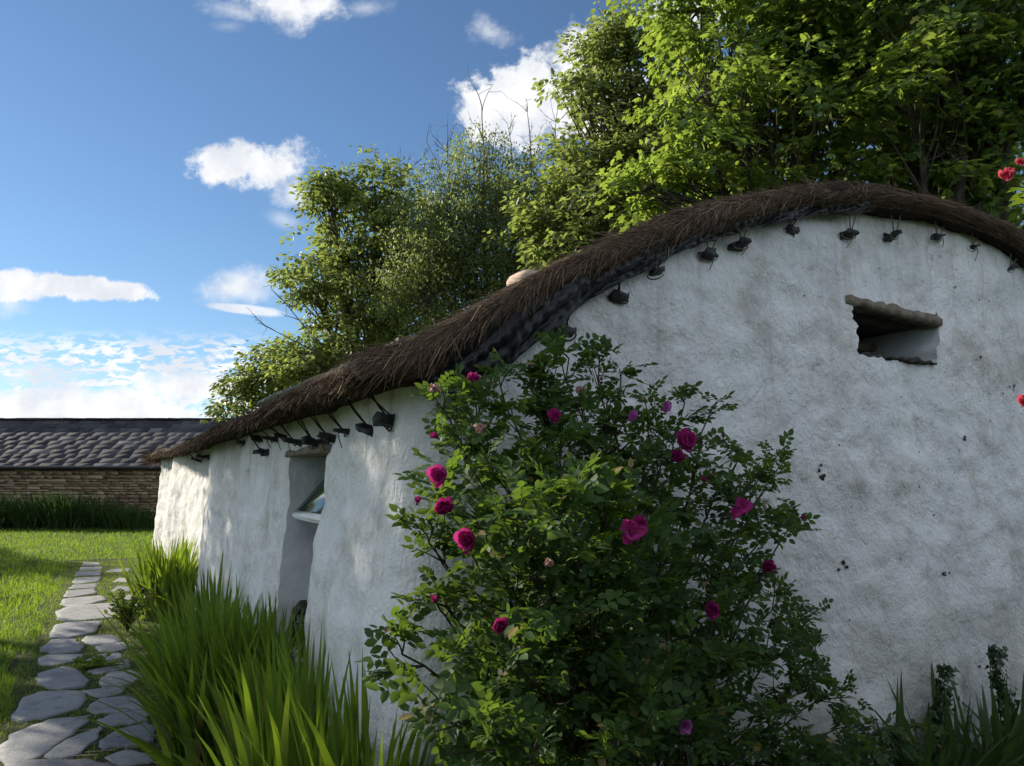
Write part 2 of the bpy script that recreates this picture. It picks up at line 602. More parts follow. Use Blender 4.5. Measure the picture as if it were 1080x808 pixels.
# ------------------------------------------------------------------ ground, lawn, path
CROP = 240 / 851.0
STONES_C = [
    [(50, 800), (130, 775), (230, 768), (360, 775), (470, 790), (560, 815), (540, 860), (30, 870)],
    [(25, 720), (70, 670), (180, 630), (320, 612), (300, 640), (250, 680), (150, 745), (60, 785), (25, 760)],
    [(185, 750), (260, 695), (370, 655), (350, 700), (300, 745), (240, 762)],
    [(65, 600), (100, 540), (170, 518), (300, 518), (305, 550), (280, 575), (190, 600), (100, 615)],
    [(150, 480), (155, 450), (230, 425), (280, 430), (320, 470), (300, 490), (220, 500)],
    [(145, 395), (180, 378), (300, 375), (290, 392), (210, 412), (160, 410)],
    [(160, 360), (200, 328), (285, 325), (305, 350), (290, 365), (200, 370)],
    [(200, 312), (215, 275), (270, 265), (370, 262), (345, 295), (260, 315)],
    [(225, 225), (270, 205), (420, 197), (445, 220), (430, 240), (270, 255), (230, 248)],
    [(235, 195), (245, 178), (370, 168), (385, 182), (330, 195), (260, 203)],
    [(243, 168), (255, 150), (350, 142), (350, 158), (270, 170)],
    [(265, 140), (280, 125), (360, 120), (350, 135)],
    [(275, 115), (290, 98), (370, 95), (365, 110), (300, 118)],
    [(285, 90), (295, 77), (375, 75), (370, 88)],
    [(300, 70), (310, 58), (380, 57), (375, 68)],
    [(310, 50), (318, 40), (370, 40), (370, 50)],
    [(315, 325), (330, 310), (420, 308), (445, 325), (420, 335), (350, 340)],
    [(365, 350), (400, 338), (470, 332), (480, 350), (430, 362), (380, 362)],
    [(330, 395), (370, 375), (440, 370), (455, 385), (400, 398)],
    [(340, 435), (400, 405), (470, 398), (480, 420), (420, 438), (370, 445)],
    [(380, 470), (420, 445), (490, 438), (520, 460), (470, 485), (400, 490)],
    [(310, 515), (380, 502), (460, 500), (450, 520), (380, 530)],
    [(335, 575), (380, 545), (470, 535), (530, 550), (530, 575), (450, 585), (360, 590)],
    [(380, 620), (430, 600), (530, 590), (550, 620), (480, 635), (400, 640)],
    [(390, 700), (440, 665), (540, 640), (570, 660), (560, 700), (470, 715), (400, 725)],
    [(400, 760), (470, 738), (550, 745), (560, 780), (450, 785)],
    [(400, 75), (420, 65), (480, 62), (480, 75)],
    [(430, 110), (450, 98), (490, 98), (490, 112)],
    [(440, 170), (460, 160), (500, 165), (480, 180)],
    [(470, 235), (480, 215), (520, 220), (515, 240)],
    [(420, 145), (440, 130), (490, 132), (480, 148)],
]
STONES = [np.array([on_ground(x * CROP, 580 + y * CROP, .02)[:2] for x, y in s]) for s in STONES_C]
STONES = [s.mean(0) + (s - s.mean(0)) * 1.17 for s in STONES]
STONES.append(np.array([(-2.6, 3.4), (-1.7, 3.3), (-1.5, 3.9), (-2.4, 4.15)]))
STONES.append(np.array([(-1.9, 2.4), (-1.1, 2.3), (-1.0, 3.1), (-1.7, 3.25)]))
STONES.append(np.array([(-1.2, .6), (-.4, .6), (-.4, 2.1), (-1.2, 2.2)]))


def inside(P, poly):
    x, y = P[:, 0], P[:, 1]
    r = np.zeros(len(P), bool)
    n = len(poly)
    for i in range(n):
        x1, y1 = poly[i]
        x2, y2 = poly[(i + 1) % n]
        c = ((y1 > y) != (y2 > y)) & (x < (x2 - x1) * (y - y1) / (y2 - y1 + 1e-12) + x1)
        r ^= c
    return r


def in_cottage(P):
    l = W2L(np.c_[P[:, :2], np.zeros(len(P))])
    return (l[:, 0] > -.08) & (l[:, 0] < 7.0) & (l[:, 1] > -.05) & (l[:, 1] < 13.3)


def gh(P):
    """gentle height of the ground"""
    P = np.atleast_2d(P)
    return .05 * perlin(np.c_[P[:, :2] * .22, np.zeros(len(P))]) - .02


def build_ground():
    xs = np.r_[np.linspace(-1500, -60, 12), np.linspace(-50, 40, 181), np.linspace(60, 1500, 12)]
    ys = np.r_[np.linspace(-1500, -40, 10), np.linspace(-20, 60, 161), np.linspace(80, 2000, 14)]
    X, Y = np.meshgrid(xs, ys)
    P = np.c_[X.ravel(), Y.ravel()]
    z = gh(P) - .03
    V = np.c_[P, z]
    nx, ny = len(xs), len(ys)
    i = (np.arange(ny - 1)[:, None] * nx + np.arange(nx - 1)[None]).ravel()
    mb = MB().add(V, np.stack([i, i + 1, i + nx + 1, i + nx], -1))
    tag(mb.build('ground', M['lawn'], smooth=True), kind='structure')

    # path: soil strip, then the flagstones
    mb = MB()
    ts = np.linspace(-3.2, 15.5, 90)
    cols = np.linspace(0, 1, 9)
    V = []
    for t in ts:
        a = -1.62 + .07 * math.sin(t * 1.9)
        b = -.02
        for c in cols:
            V.append((a + (b - a) * c, t, 0))
    V = L2W(V)
    V[:, 2] = gh(V) + .004 - .02 * (np.tile(np.minimum(cols, 1 - cols), len(ts)) < .01) + .006 * perlin(V * 6)
    n = len(cols)
    i = (np.arange(len(ts) - 1)[:, None] * n + np.arange(n - 1)[None]).ravel()
    mb.add(V, np.stack([i, i + 1, i + n + 1, i + n], -1), 0)
    for poly in STONES:
        c = poly.mean(0)
        pts = []
        k = len(poly)
        for a in range(k):
            p, q = poly[a], poly[(a + 1) % k]
            for u in (0, .25, .5, .75):
                r = p + (q - p) * u
                # soften the corners and fray the edge
                if u == 0: r = r + (c - r) * .015
                r = r + RS.normal(0, .009, 2)
                pts.append(r)
        pts = np.array(pts)
        if np.cross(pts[1] - pts[0], c - pts[0]) < 0: pts = pts[::-1]
        zt = gh(c[None])[0] + .013 + RS.uniform(-.004, .006)
        tilt = RS.normal(0, .008, 2)

        def ring(scale, dz):
            q = c + (pts - c) * scale
            return np.c_[q, zt + dz + (q - c) @ tilt]
        m = len(pts)
        R = [ring(1.0, -.05), ring(1.0, -.005), ring(.984, .0005), ring(.8, .001), ring(.4, .001)]
        V = np.concatenate(R + [np.array([[c[0], c[1], zt + .001]])])
        V[m:, 2] += .0018 * perlin(V[m:] * 6)
        Fc = []
        for r in range(4):
            for j in range(m):
                Fc.append((r * m + j, r * m + (j + 1) % m, (r + 1) * m + (j + 1) % m, (r + 1) * m + j))
        for j in range(m):
            Fc.append((4 * m + j, 4 * m + (j + 1) % m, 5 * m))
        mb.add(V, Fc, 1)
    tag(mb.build('path', [M['soil'], M['flag']]), kind='structure')


def blades(mb, P, H, W, lean, az, droop, seg=3, mat=0, fold=0.0, twist=0.0):
    """grass-like blades as bent ribbons; P roots, H length, lean start tilt, droop extra bend"""
    n = len(P)
    D = np.c_[np.cos(az), np.sin(az), np.zeros(n)]
    fa = az + np.pi / 2 + RS.uniform(-.6, .6, n)
    Sd = np.c_[np.cos(fa), np.sin(fa), np.zeros(n)]
    us = np.linspace(0, 1, seg + 1)
    pts = [P]
    cur = P.copy()
    for k in range(seg):
        um = (us[k] + us[k + 1]) / 2
        a = lean + droop * um ** 1.5
        cur = cur + (H / seg)[:, None] * (np.sin(a)[:, None] * D + np.cos(a)[:, None] * np.array([0, 0, 1.0]))
        pts.append(cur)
    V = []
    for k in range(seg + 1):
        w = W * (1 - us[k] ** 2.4) * (.55 + .45 * min(1, us[k] * 4)) / 2
        if k == seg:
            V.append(pts[k][:, None])
        else:
            V.append(np.stack([pts[k] - Sd * w[:, None], pts[k] + Sd * w[:, None]], 1))
    V = np.concatenate(V, 1)
    k = V.shape[1]
    off = (np.arange(n) * k)[:, None, None]
    base = mb.n
    mb.v.append(V.reshape(-1, 3))
    if seg > 1:
        q = np.array([(2 * j, 2 * j + 1, 2 * j + 3, 2 * j + 2) for j in range(seg - 1)])
        mb.f.append(((q[None] + off).reshape(-1, 4) + base, mat))
    tq = np.array([(2 * seg - 2, 2 * seg - 1, 2 * seg)])
    mb.f.append(((tq[None] + off).reshape(-1, 3) + base, mat))
    mb.n += n * k


def build_grass():
    mb = MB()

    def lawn(n, y0, y1, h, w):
        Y = RS.uniform(y0 ** .5, y1 ** .5, n) ** 2
        X = RS.uniform(-.95, -.12, n) * Y - RS.uniform(0, 1.0, n)
        P = np.c_[X, Y, np.zeros(n)]
        l = W2L(P)
        edge = -1.6 + .07 * np.sin(l[:, 1] * 1.9) + .10 * perlin(P * 2.2)
        keep = ((l[:, 0] < edge) | (l[:, 1] > 15.3)) & ~in_cottage(P) & (P[:, 1] < 26.3)
        for s in STONES:
            keep &= ~inside(P, s)
        P = P[keep]
        P[:, 2] = gh(P) - .03
        k = len(P)
        big = 1 + .5 * perlin(P * .9) + .35 * perlin(P * 3.1)
        blades(mb, P, h * RS.uniform(.5, 1.3, k) * big, w * RS.uniform(.7, 1.3, k), np.abs(RS.normal(.25, .25, k)), RS.uniform(0, 6.28, k), RS.uniform(.2, 1.0, k), 2)
    lawn(90000, 3.2, 9.5, .065, .006)
    lawn(90000, 9.5, 27, .085, .011)
    tag(mb.build('grass', M['grass']), 'short green lawn grass beside the stone path', 'grass', kind='stuff')

    # moss, grass tufts and weeds in the joints
    mb = MB()
    n = 52000
    t = RS.uniform(-1.0, 15, n)
    s = RS.uniform(-1.62, -.1, n)
    P = L2W(np.c_[s, t, np.zeros(n)])
    keep = np.ones(n, bool)
    for st in STONES:
        c = st.mean(0)
        keep &= ~inside(P, c + (st - c) * .985)
    keep &= (RS.uniform(-.5, .6, n) < .35 + 1.3 * perlin(P * 3.0)) | (s < -1.5)
    P = P[keep]
    P[:, 2] = gh(P) + .002
    k = len(P)
    blades(mb, P, .03 * RS.uniform(.4, 1.6, k) * (1 + .7 * perlin(P * 2.5)), .0055 * RS.uniform(.6, 1.3, k), np.abs(RS.normal(.5, .35, k)), RS.uniform(0, 6.28, k), RS.uniform(.2, 1.2, k), 2)
    tag(mb.build('joint_grass', M['grass']), 'moss and grass growing in the joints of the flagstone path', 'grass', kind='stuff')

    mb = MB()
    n = 150
    Y = RS.uniform(5, 25, n)
    X = RS.uniform(-.75, -.42, n) * Y
    P = np.c_[X, Y, np.zeros(n)]
    l = W2L(P)
    P = P[(l[:, 0] < -1.7)]
    P[:, 2] = gh(P) + RS.uniform(.03, .07, len(P))
    k = len(P)
    hexa = [(math.cos(a), math.sin(a), 0) for a in np.linspace(0, 2 * np.pi, 7)[:6]] + [(0, 0, .3)]
    scatter(mb, hexa, [(i, (i + 1) % 6, 6) for i in range(6)], P, rand_dir(k) * [1, 1, .2], np.c_[RS.normal(0, .3, (k, 2)), np.ones(k)], .011)
    tag(mb.build('daisies', M['daisy']), 'tiny pale daisies scattered over the lawn', 'daisies', kind='stuff')

    mb = MB()
    n = 330
    t = np.abs(RS.normal(1.5, 2.0, n))
    s = RS.uniform(-1.1, -.35, n)
    P = L2W(np.c_[s, t, np.zeros(n)])
    P[:, 2] = gh(P) + RS.uniform(.028, .045, n)
    a = RS.uniform(0, 6.28, n)
    X = np.c_[np.cos(a), np.sin(a), RS.normal(0, .12, n)]
    scatter(mb, [(-.5, -.5, 0), (.5, -.5, 0), (.5, .5, 0), (-.5, .5, 0), (0, 0, .02)], [(0, 1, 4), (1, 2, 4), (2, 3, 4), (3, 0, 4)], P, X, np.c_[RS.normal(0, .4, (n, 2)), np.ones(n)], RS.uniform(.05, .18, n), SY=.005)
    tag(mb.build('straw_litter', M['straw']), 'dry straw litter fallen on the flagstones', 'litter', kind='stuff')


build_ground()
build_grass()

# ------------------------------------------------------------------ the thatched cottage
LEN = 13.0
TOP = np.array([(-.25, 1.965), (-.30, 1.985), (-.315, 2.02), (-.26, 2.06), (-.09, 2.105), (.186, 2.26), (.377, 2.385), (.63, 2.525), (.88, 2.665), (1.15, 2.805), (1.445, 2.92), (1.76, 3.02), (2.11, 3.13),
                (2.34, 3.19), (2.65, 3.24), (3.0, 3.265), (3.36, 3.27), (3.74, 3.245), (4.16, 3.19), (4.6, 3.09), (5.1, 2.92), (5.6, 2.70), (6.1, 2.45), (6.6, 2.20), (6.95, 2.07), (7.05, 2.0), (6.98, 1.93)])
LOW = np.array([(-.20, 1.96), (-.16, 1.96), (-.10, 1.96), (-.03, 1.97), (.08, 2.05), (.29, 2.225), (.45, 2.325), (.68, 2.455), (.94, 2.567), (1.21, 2.685), (1.49, 2.81), (1.80, 2.935), (2.15, 3.06),
                (2.40, 3.085), (2.68, 3.135), (3.0, 3.16), (3.36, 3.17), (3.7, 3.155), (4.08, 3.10), (4.5, 2.99), (4.98, 2.82), (5.46, 2.60), (5.95, 2.34), (6.4, 2.08), (6.75, 1.95), (6.8, 1.93), (6.85, 1.92)])
WTOP = np.array([(-1, 1.95), (0, 1.965), (.06, 1.99), (.375, 2.08), (.51, 2.20), (.70, 2.35), (.96, 2.51), (1.245, 2.664), (1.55, 2.805), (1.88, 2.908), (2.246, 3.03), (2.68, 3.139), (3.16, 3.186),
                 (3.54, 3.194), (3.94, 3.176), (4.37, 3.12), (4.8, 2.98), (5.3, 2.78), (5.8, 2.55), (6.3, 2.28), (6.8, 1.96), (8, 1.9)])
wtop = lambda s: np.interp(s, WTOP[:, 0], WTOP[:, 1])


def resample(P, n):
    d = np.r_[0, np.cumsum(np.linalg.norm(np.diff(P, axis=0), axis=1))]
    u = np.linspace(0, d[-1], n)
    return np.c_[np.interp(u, d, P[:, 0]), np.interp(u, d, P[:, 1])]


cot = empty('thatched_cottage', ORG, YAW)
tag(cot, 'low whitewashed stone cottage with rounded dark thatched roof', 'cottage')
PAIR = np.stack([TOP, LOW], 1).reshape(len(TOP), 4)
dd = np.r_[0, np.cumsum(np.linalg.norm(np.diff(TOP, axis=0), axis=1))]
NST = 170
uu = np.linspace(0, dd[-1], NST)
TOPR = np.stack([np.interp(uu, dd, TOP[:, 0]), np.interp(uu, dd, TOP[:, 1])], 1)
LOWR = np.stack([np.interp(uu, dd, LOW[:, 0]), np.interp(uu, dd, LOW[:, 1])], 1)
for _ in range(3):
    TOPR[1:-1] = (TOPR[:-2] + 2 * TOPR[1:-1] + TOPR[2:]) / 4
    LOWR[1:-1] = (LOWR[:-2] + 2 * LOWR[1:-1] + LOWR[2:]) / 4
USTAT = uu


def top_at(u):
    return np.c_[np.interp(u, USTAT, TOPR[:, 0]), np.interp(u, USTAT, TOPR[:, 1])]


def low_at(u):
    return np.c_[np.interp(u, USTAT, LOWR[:, 0]), np.interp(u, USTAT, LOWR[:, 1])]


def verge(u, w):
    """point on the gable face of the thatch: w=0 the top edge, w=1 the bottom edge"""
    a, b = top_at(u), low_at(u)
    sz = a + (b - a) * w[:, None]
    bul = -.075 - .085 * np.sin(np.pi * np.clip(.12 + .8 * w, 0, 1)) ** .8
    return np.c_[sz[:, 0], bul, sz[:, 1]]


def build_cottage():
    mats = [M['plaster'], M['plaster_in']]
    # ---- walls: one sheet wrapped round the plan, rounded at the near corner
    zs = np.unique(np.round(np.r_[np.arange(-.1, .62, .024), .62, np.arange(.64, 1.75, .022), 1.75, np.arange(1.77, 2.29, .022), 2.29, np.arange(2.31, 2.60, .02), 2.60, np.arange(2.62, 3.26, .022)], 4))
    t_in = (on_side(325, 570, -.075)[1], on_side(296, 570, -.055)[1])                                   # window recess in the long wall
    T0, T1 = t_in
    s_in = (2.58, 3.35)                                   # small opening in the gable
    r = .16
    cols = []                                             # (s, t, ns, nt)
    tl = np.unique(np.round(np.r_[np.arange(r, t_in[0], .024), t_in[0], np.arange(t_in[0] + .02, t_in[1], .024), t_in[1], np.arange(t_in[1] + .02, 6, .026), np.arange(6, LEN - r, .04)], 4))
    far = []
    for a in np.linspace(0, np.pi / 2, 7):                # far left corner
        far.append((r - r * math.cos(a), LEN - r + r * math.sin(a), -math.cos(a), math.sin(a)))
    back = [(s, LEN, 0, 1) for s in np.linspace(.4, 6.6, 40)]
    right = [(6.8, t, 1, 0) for t in np.linspace(LEN - .2, .2, 50)]
    gab = np.unique(np.round(np.r_[np.arange(r, s_in[0], .024), s_in[0], np.arange(s_in[0] + .02, s_in[1], .024), s_in[1], np.arange(s_in[1] + .02, 6.75, .03)], 4))
    for s in gab[::-1]: cols.append((s, 0, 0, -1))
    for a in np.linspace(0, np.pi / 2, 10)[1:-1]:
        cols.append((r - r * math.sin(a), r - r * math.cos(a), -math.sin(a), -math.cos(a)))
    for t in tl: cols.append((0, t, -1, 0))
    cols += far + back + right
    cols = np.array(cols)
    nc, nz = len(cols), len(zs)
    Sg = np.repeat(cols[:, 0], nz)
    Tg = np.repeat(cols[:, 1], nz)
    Ns = np.repeat(cols[:, 2], nz)
    Nt = np.repeat(cols[:, 3], nz)
    Z = np.tile(zs, nc)
    P0 = np.c_[Sg, Tg, Z]
    # batter, slow bulges, trowelled lumps
    disp = .13 * np.clip(1 - Z / 2.0, 0, 1) ** 1.4
    disp = disp + .055 * fbm(P0 * [1, 1, .8], .9, 2) + .026 * fbm(P0, 3.1, 3) + .009 * fbm(P0, 10, 3, .6) + .018 * fbm(P0 * [1.3, 1.3, 5], 1.0, 2)
    sidew = np.clip((-Ns), 0, 1)
    # long wall: buttress-like swellings, a shallow blind niche, flare at the far end

    def bump(t0, w, a, z0=-1, zp=3):
        return a * np.exp(-((Tg - t0) / w) ** 2) * np.clip((zp - Z) / .5, 0, 1)
    disp = disp + sidew * (bump(9.6, .75, .13) + bump(12.6, .6, .10) - bump(7.4, .8, .10) + bump(5.6, .45, .06) - bump(4.6, .5, .03) + bump(3.25, .28, .05, zp=1.6) + bump(.75, .5, .03))
    disp = disp + sidew * (.045 * perlin(np.c_[Tg * 1.1, Z * .35, Z * 0 + 3]) + .018 * perlin(np.c_[Tg * 3.0, Z * .8, Z * 0 + 8]))
    nich = np.clip(1 - np.maximum(np.abs(Tg - 3.75) / .22, 0) ** 8, 0, 1) * np.clip(1 - (np.abs(Z - 1.50) / .18) ** 8, 0, 1)
    disp = disp - sidew * .07 * nich
    V = P0 + disp[:, None] * np.c_[Ns, Nt, np.zeros(len(Z))]
    gabf = np.clip(-Nt, 0, 1) * (Tg < .5)
    # ragged edges of the two openings
    eg = (np.abs(Sg - s_in[0]) < .004) & (Z > 2.28) & (Z < 2.61) & (gabf > .5)
    V[eg, 0] += -.03 + .05 * (2.6 - Z[eg]) / .3 + .045 * fbm(P0[eg], 21, 2) + .012
    eg = (np.abs(Sg - s_in[1]) < .004) & (Z > 2.28) & (Z < 2.61) & (gabf > .5)
    V[eg, 0] += .03 * fbm(P0[eg], 19, 2) - .04 * (2.6 - Z[eg]) / .3 * (1) + .02
    eg = (np.abs(Z - 2.29) < .004) & (Sg > s_in[0] - .01) & (Sg < s_in[1] + .01) & (gabf > .5)
    V[eg, 2] += .03 * fbm(P0[eg], 17, 2) - .012 * np.sin((Sg[eg] - s_in[0]) / .77 * np.pi)
    eg = (np.abs(Z - 2.60) < .004) & (Sg > s_in[0] - .01) & (Sg < s_in[1] + .01) & (gabf > .5)
    V[eg, 2] += .010 * perlin(P0[eg] * 21)
    sd = (sidew > .9)
    eg = ((np.abs(Tg - t_in[0]) < .004) | (np.abs(Tg - t_in[1]) < .004)) & (Z > .6) & (Z < 1.76) & sd
    V[eg, 1] += .02 * perlin(P0[eg] * [3, 3, 5] + 9)
    # near jamb a little rounded so that it swells outwards
    ij = (np.arange(nc)[:, None] * nz + np.arange(nz - 1)[None])
    nxt = ((np.arange(nc) + 1) % nc)[:, None] * nz + np.arange(nz - 1)[None]
    quads = np.stack([ij, ij + 1, nxt + 1, nxt], -1).reshape(-1, 4)
    cs = P0[quads].mean(1)
    cn = np.c_[Ns, Nt][quads].mean(1)
    keep = cs[:, 2] < wtop(cs[:, 0]) + .05
    gq = cn[:, 1] < -.8
    sq = cn[:, 0] < -.8
    keep &= ~(gq & (cs[:, 0] > s_in[0]) & (cs[:, 0] < s_in[1]) & (cs[:, 2] > 2.29) & (cs[:, 2] < 2.60))
    keep &= ~(sq & (cs[:, 1] > t_in[0]) & (cs[:, 1] < t_in[1]) & (cs[:, 2] > .62) & (cs[:, 2] < 1.75))
    mb = MB()
    mb.add(V, quads[keep], 0)
    # reveals, run inward from the openings' edges

    def reveal(sel_edges, inward, depth, n, mat=1, flare=None):
        for (idx, flip) in sel_edges:
            A = V[idx]
            rows = [A + inward * depth * k / n for k in range(n + 1)]
            if flare is not None:
                rows = [A + (inward * depth + flare(A)) * k / n for k in range(n + 1)]
            W = np.array(rows)
            for k in range(1, n + 1):
                W[k] += .018 * fbm(W[k], 7, 3)[:, None] * np.array([.6, .6, .5])
            m = len(idx)
            q = []
            for k in range(n):
                for j in range(m - 1):
                    a = (k * m + j, k * m + j + 1, (k + 1) * m + j + 1, (k + 1) * m + j)
                    q.append(a[::-1] if flip else a)
            mb.add(W.reshape(-1, 3), np.array(q), mat)

    def idx_line(cond, key):
        k = np.where(cond)[0]
        return k[np.argsort(key[k])]
    tol = .004
    g = gabf > .5
    gl = idx_line(g & (np.abs(Sg - s_in[0]) < tol) & (Z > 2.29 - tol) & (Z < 2.60 + tol), Z)
    gr = idx_line(g & (np.abs(Sg - s_in[1]) < tol) & (Z > 2.29 - tol) & (Z < 2.60 + tol), Z)
    gt = idx_line(g & (np.abs(Z - 2.60) < tol) & (Sg > s_in[0] - tol) & (Sg < s_in[1] + tol), Sg)
    gb = idx_line(g & (np.abs(Z - 2.29) < tol) & (Sg > s_in[0] - tol) & (Sg < s_in[1] + tol), Sg)
    inn = np.array([0, 1.0, 0])
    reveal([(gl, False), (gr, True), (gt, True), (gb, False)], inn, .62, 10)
    sl = idx_line(sd & (np.abs(Tg - t_in[0]) < tol) & (Z > .62 - tol) & (Z < 1.75 + tol), Z)
    sr = idx_line(sd & (np.abs(Tg - t_in[1]) < tol) & (Z > .62 - tol) & (Z < 1.75 + tol), Z)
    st = idx_line(sd & (np.abs(Z - 1.75) < tol) & (Tg > t_in[0] - tol) & (Tg < t_in[1] + tol), Tg)
    sb = idx_line(sd & (np.abs(Z - .62) < tol) & (Tg > t_in[0] - tol) & (Tg < t_in[1] + tol), Tg)
    ins = np.array([1.0, 0, 0])
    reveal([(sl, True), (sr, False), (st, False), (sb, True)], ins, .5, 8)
    wallmb = mb

    # ---- dark holes and flaked spots in the whitewash: shallow chips of bare earth
    spots = [(766, 463, 10), (865, 502, 9), (808, 465, 3), (880, 469, 3), (949, 419, 3), (1015, 463, 5), (1010, 475, 3), (985, 476, 3), (968, 477, 3), (977, 495, 3), (980, 543, 3), (941, 588, 4),
             (883, 594, 6), (989, 603, 5), (1066, 409, 5), (1040, 444, 4), (1030, 377, 4), (1026, 380, 3), (986, 455, 2), (965, 513, 4), (1057, 415, 4), (1040, 318, 3), (930, 282, 3), (1006, 285, 3),
             (835, 415, 3), (700, 497, 4), (887, 652, 3), (1020, 700, 4), (1049, 318, 3), (1028, 317, 4), (1005, 303, 4), (1014, 440, 3), (848, 312, 3)]
    for (px, py, sz) in spots:
        p = on_gable(px, py)
        j = np.argmin(((V[:, 0] - p[0]) ** 2 + (V[:, 2] - p[2]) ** 2) + 100 * (g < .5))
        depth = V[j, 1] - .004
        for q in range(1 + (sz > 4) * 3):
            R = sz * .0023 * RS.uniform(.6, 1.2)
            c = np.array([p[0], depth, p[2]]) + (0 if q == 0 else 1) * np.array([RS.normal(0, sz * .004), 0, RS.normal(0, sz * .003)])
            a = np.linspace(0, 2 * np.pi, 9)[:8]
            rr = R * RS.uniform(.5, 1.3, 8)
            ring = np.c_[c[0] + rr * np.cos(a), np.full(8, c[1]), c[2] + rr * .8 * np.sin(a)]
            mb.add(np.r_[ring, [c + [0, -.003, 0]]], [(i, (i + 1) % 8, 8) for i in range(8)], 2)
    mb.build('wall', mats + [M['dark_wood']], cot, smooth=True)

    # ---- back of the recess: inner window wall, tilted sash, dark void of the gable hole
    mb = MB()
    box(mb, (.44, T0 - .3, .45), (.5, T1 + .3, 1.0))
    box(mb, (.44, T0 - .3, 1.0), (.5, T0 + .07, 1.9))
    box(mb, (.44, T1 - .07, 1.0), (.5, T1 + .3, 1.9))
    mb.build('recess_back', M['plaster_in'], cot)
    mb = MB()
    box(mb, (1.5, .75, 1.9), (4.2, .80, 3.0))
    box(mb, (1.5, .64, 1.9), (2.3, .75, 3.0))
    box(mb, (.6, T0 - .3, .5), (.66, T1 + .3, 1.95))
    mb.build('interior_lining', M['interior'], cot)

    def board(mb, a, b, h, d0, d1, tilt=0, rag=.006, n=14):
        """rough board in the gable plane from a to b (s,z of its lower edge)"""
        a, b = np.array(a), np.array(b)
        V = []
        for i in range(n + 1):
            p = a + (b - a) * i / n
            hi = h + RS.normal(0, rag) if 0 < i < n else h * .8
            lo = RS.normal(0, rag * .6)
            V += [(p[0], d0, p[1] + lo), (p[0], d1, p[1] + lo + tilt), (p[0], d1, p[1] + hi + tilt), (p[0], d0 - .004, p[1] + hi)]
        Fc = []
        for i in range(n):
            for k in range(4):
                Fc.append((i * 4 + k, i * 4 + (k + 1) % 4, i * 4 + 4 + (k + 1) % 4, i * 4 + 4 + k))
        Fc += [(3, 2, 1, 0), (n * 4, n * 4 + 1, n * 4 + 2, n * 4 + 3)]
        mb.add(V, [f[::-1] for f in Fc])
    mb = MB()
    board(mb, (2.52, 2.575), (3.385, 2.527), .052, -.012, .09, .0, .007, 22)
    mb.build('gable_lintel', M['lintel'], cot)
    mb = MB()
    board(mb, (2.55, 2.562), (3.35, 2.53), .05, .094, .60, .0, .004)  # dark board added to carry the shade under the lintel in its colour
    mb.build('lintel_shade_board', M['dark_wood'], cot)
    mb = MB()
    board(mb, (2.5, 2.43), (3.36, 2.43), .05, .42, .58, 0, .003)
    mb.build('inner_beam', M['lintel'], cot)
    mb = MB()
    board(mb, (2.66, 2.285), (3.31, 2.285), .016, -.006, .4, .0, .007, 22)
    mb.build('gable_sill', M['dark_wood'], cot)
    mb = MB()
    board_v = []
    # lintel over the long-wall recess
    n = 12
    for i in range(n + 1):
        t = T0 - .05 + (T1 - T0 + .16) * i / n
        hh = .05 + RS.normal(0, .005) - .015 * i / n
        board_v += [(-.028, t, 1.745), (.4, t, 1.745), (.4, t, 1.745 + hh), (-.028 + RS.normal(0, .004), t, 1.745 + hh)]
    Fc = []
    for i in range(n):
        for k in range(4):
            Fc.append((i * 4 + k, i * 4 + (k + 1) % 4, i * 4 + 4 + (k + 1) % 4, i * 4 + 4 + k))
    Fc += [(3, 2, 1, 0), (n * 4, n * 4 + 1, n * 4 + 2, n * 4 + 3)]
    mb.add(board_v, Fc)
    mb.build('recess_lintel', M['lintel'], cot)

    # tilted top-hung window
    win = MB()
    y0, y1 = T0 + .04, T1 - .04
    tilt = math.radians(41)
    zt, hgt = 1.72, .44
    hinge = np.array([.345, 0, zt])
    dn = np.array([-math.sin(tilt), 0, -math.cos(tilt)])
    nrm = np.array([-math.cos(tilt), 0, math.sin(tilt)])

    def slab(mb, a0, a1, b0, b1, th0, th1, mat=0):
        """a along t, b down the sash, th along its outward normal"""
        Mx = np.eye(4)
        Mx[:3, 0], Mx[:3, 1], Mx[:3, 2], Mx[:3, 3] = dn, (0, 1, 0), nrm, hinge
        box(mb, (b0, a0, th0), (b1, a1, th1), mat, 0, Mx, .004)
    slab(win, y0, y0 + .055, 0, hgt, 0, .04)
    slab(win, y1 - .055, y1, 0, hgt, 0, .04)
    slab(win, y0 + .056, y1 - .056, 0, .055, .001, .039)
    w = win.build('window_sash', M['green_paint'], cot)
    b = MB()
    slab(b, y0 - .002, y1 + .002, hgt + .001, hgt + .045, -.003, .038)
    b.build('bottom_rail', M['white_paint'], w)
    b = MB()
    slab(b, y0 + .056, y1 - .056, .056, hgt, .016, .021)
    b.build('pane', M['glass'], w)
    b = MB()
    box(b, (.36, T0 + .01, 1.0), (.43, T0 + .07, 1.74), bev=.005)
    box(b, (.36, T1 - .07, 1.0), (.43, T1 - .01, 1.74), bev=.005)
    box(b, (.36, T0 + .071, 1.0), (.43, T1 - .071, 1.06), bev=.005)
    b.build('window_frame', M['white_paint'], cot)

    # ---- thatch
    def roof_dip(s, t):
        # the roof lies a little lower behind the thick gable verge
        k = np.clip((np.asarray(t) + .05) / .5, 0, 1)
        return .115 * k * k * (3 - 2 * k) * np.clip((np.asarray(s) + .31) / .3, 0, 1)

    mb = MB()
    tt = np.r_[np.linspace(0, LEN + .25, 110)]
    sec = []
    V = []
    ns = NST
    Tn = norm(np.c_[np.gradient(TOPR[:, 0]), np.gradient(TOPR[:, 1])])
    Nn = np.c_[-Tn[:, 1], Tn[:, 0]]
    Nn[Nn[:, 1] < -.2] *= 1
    rows = []
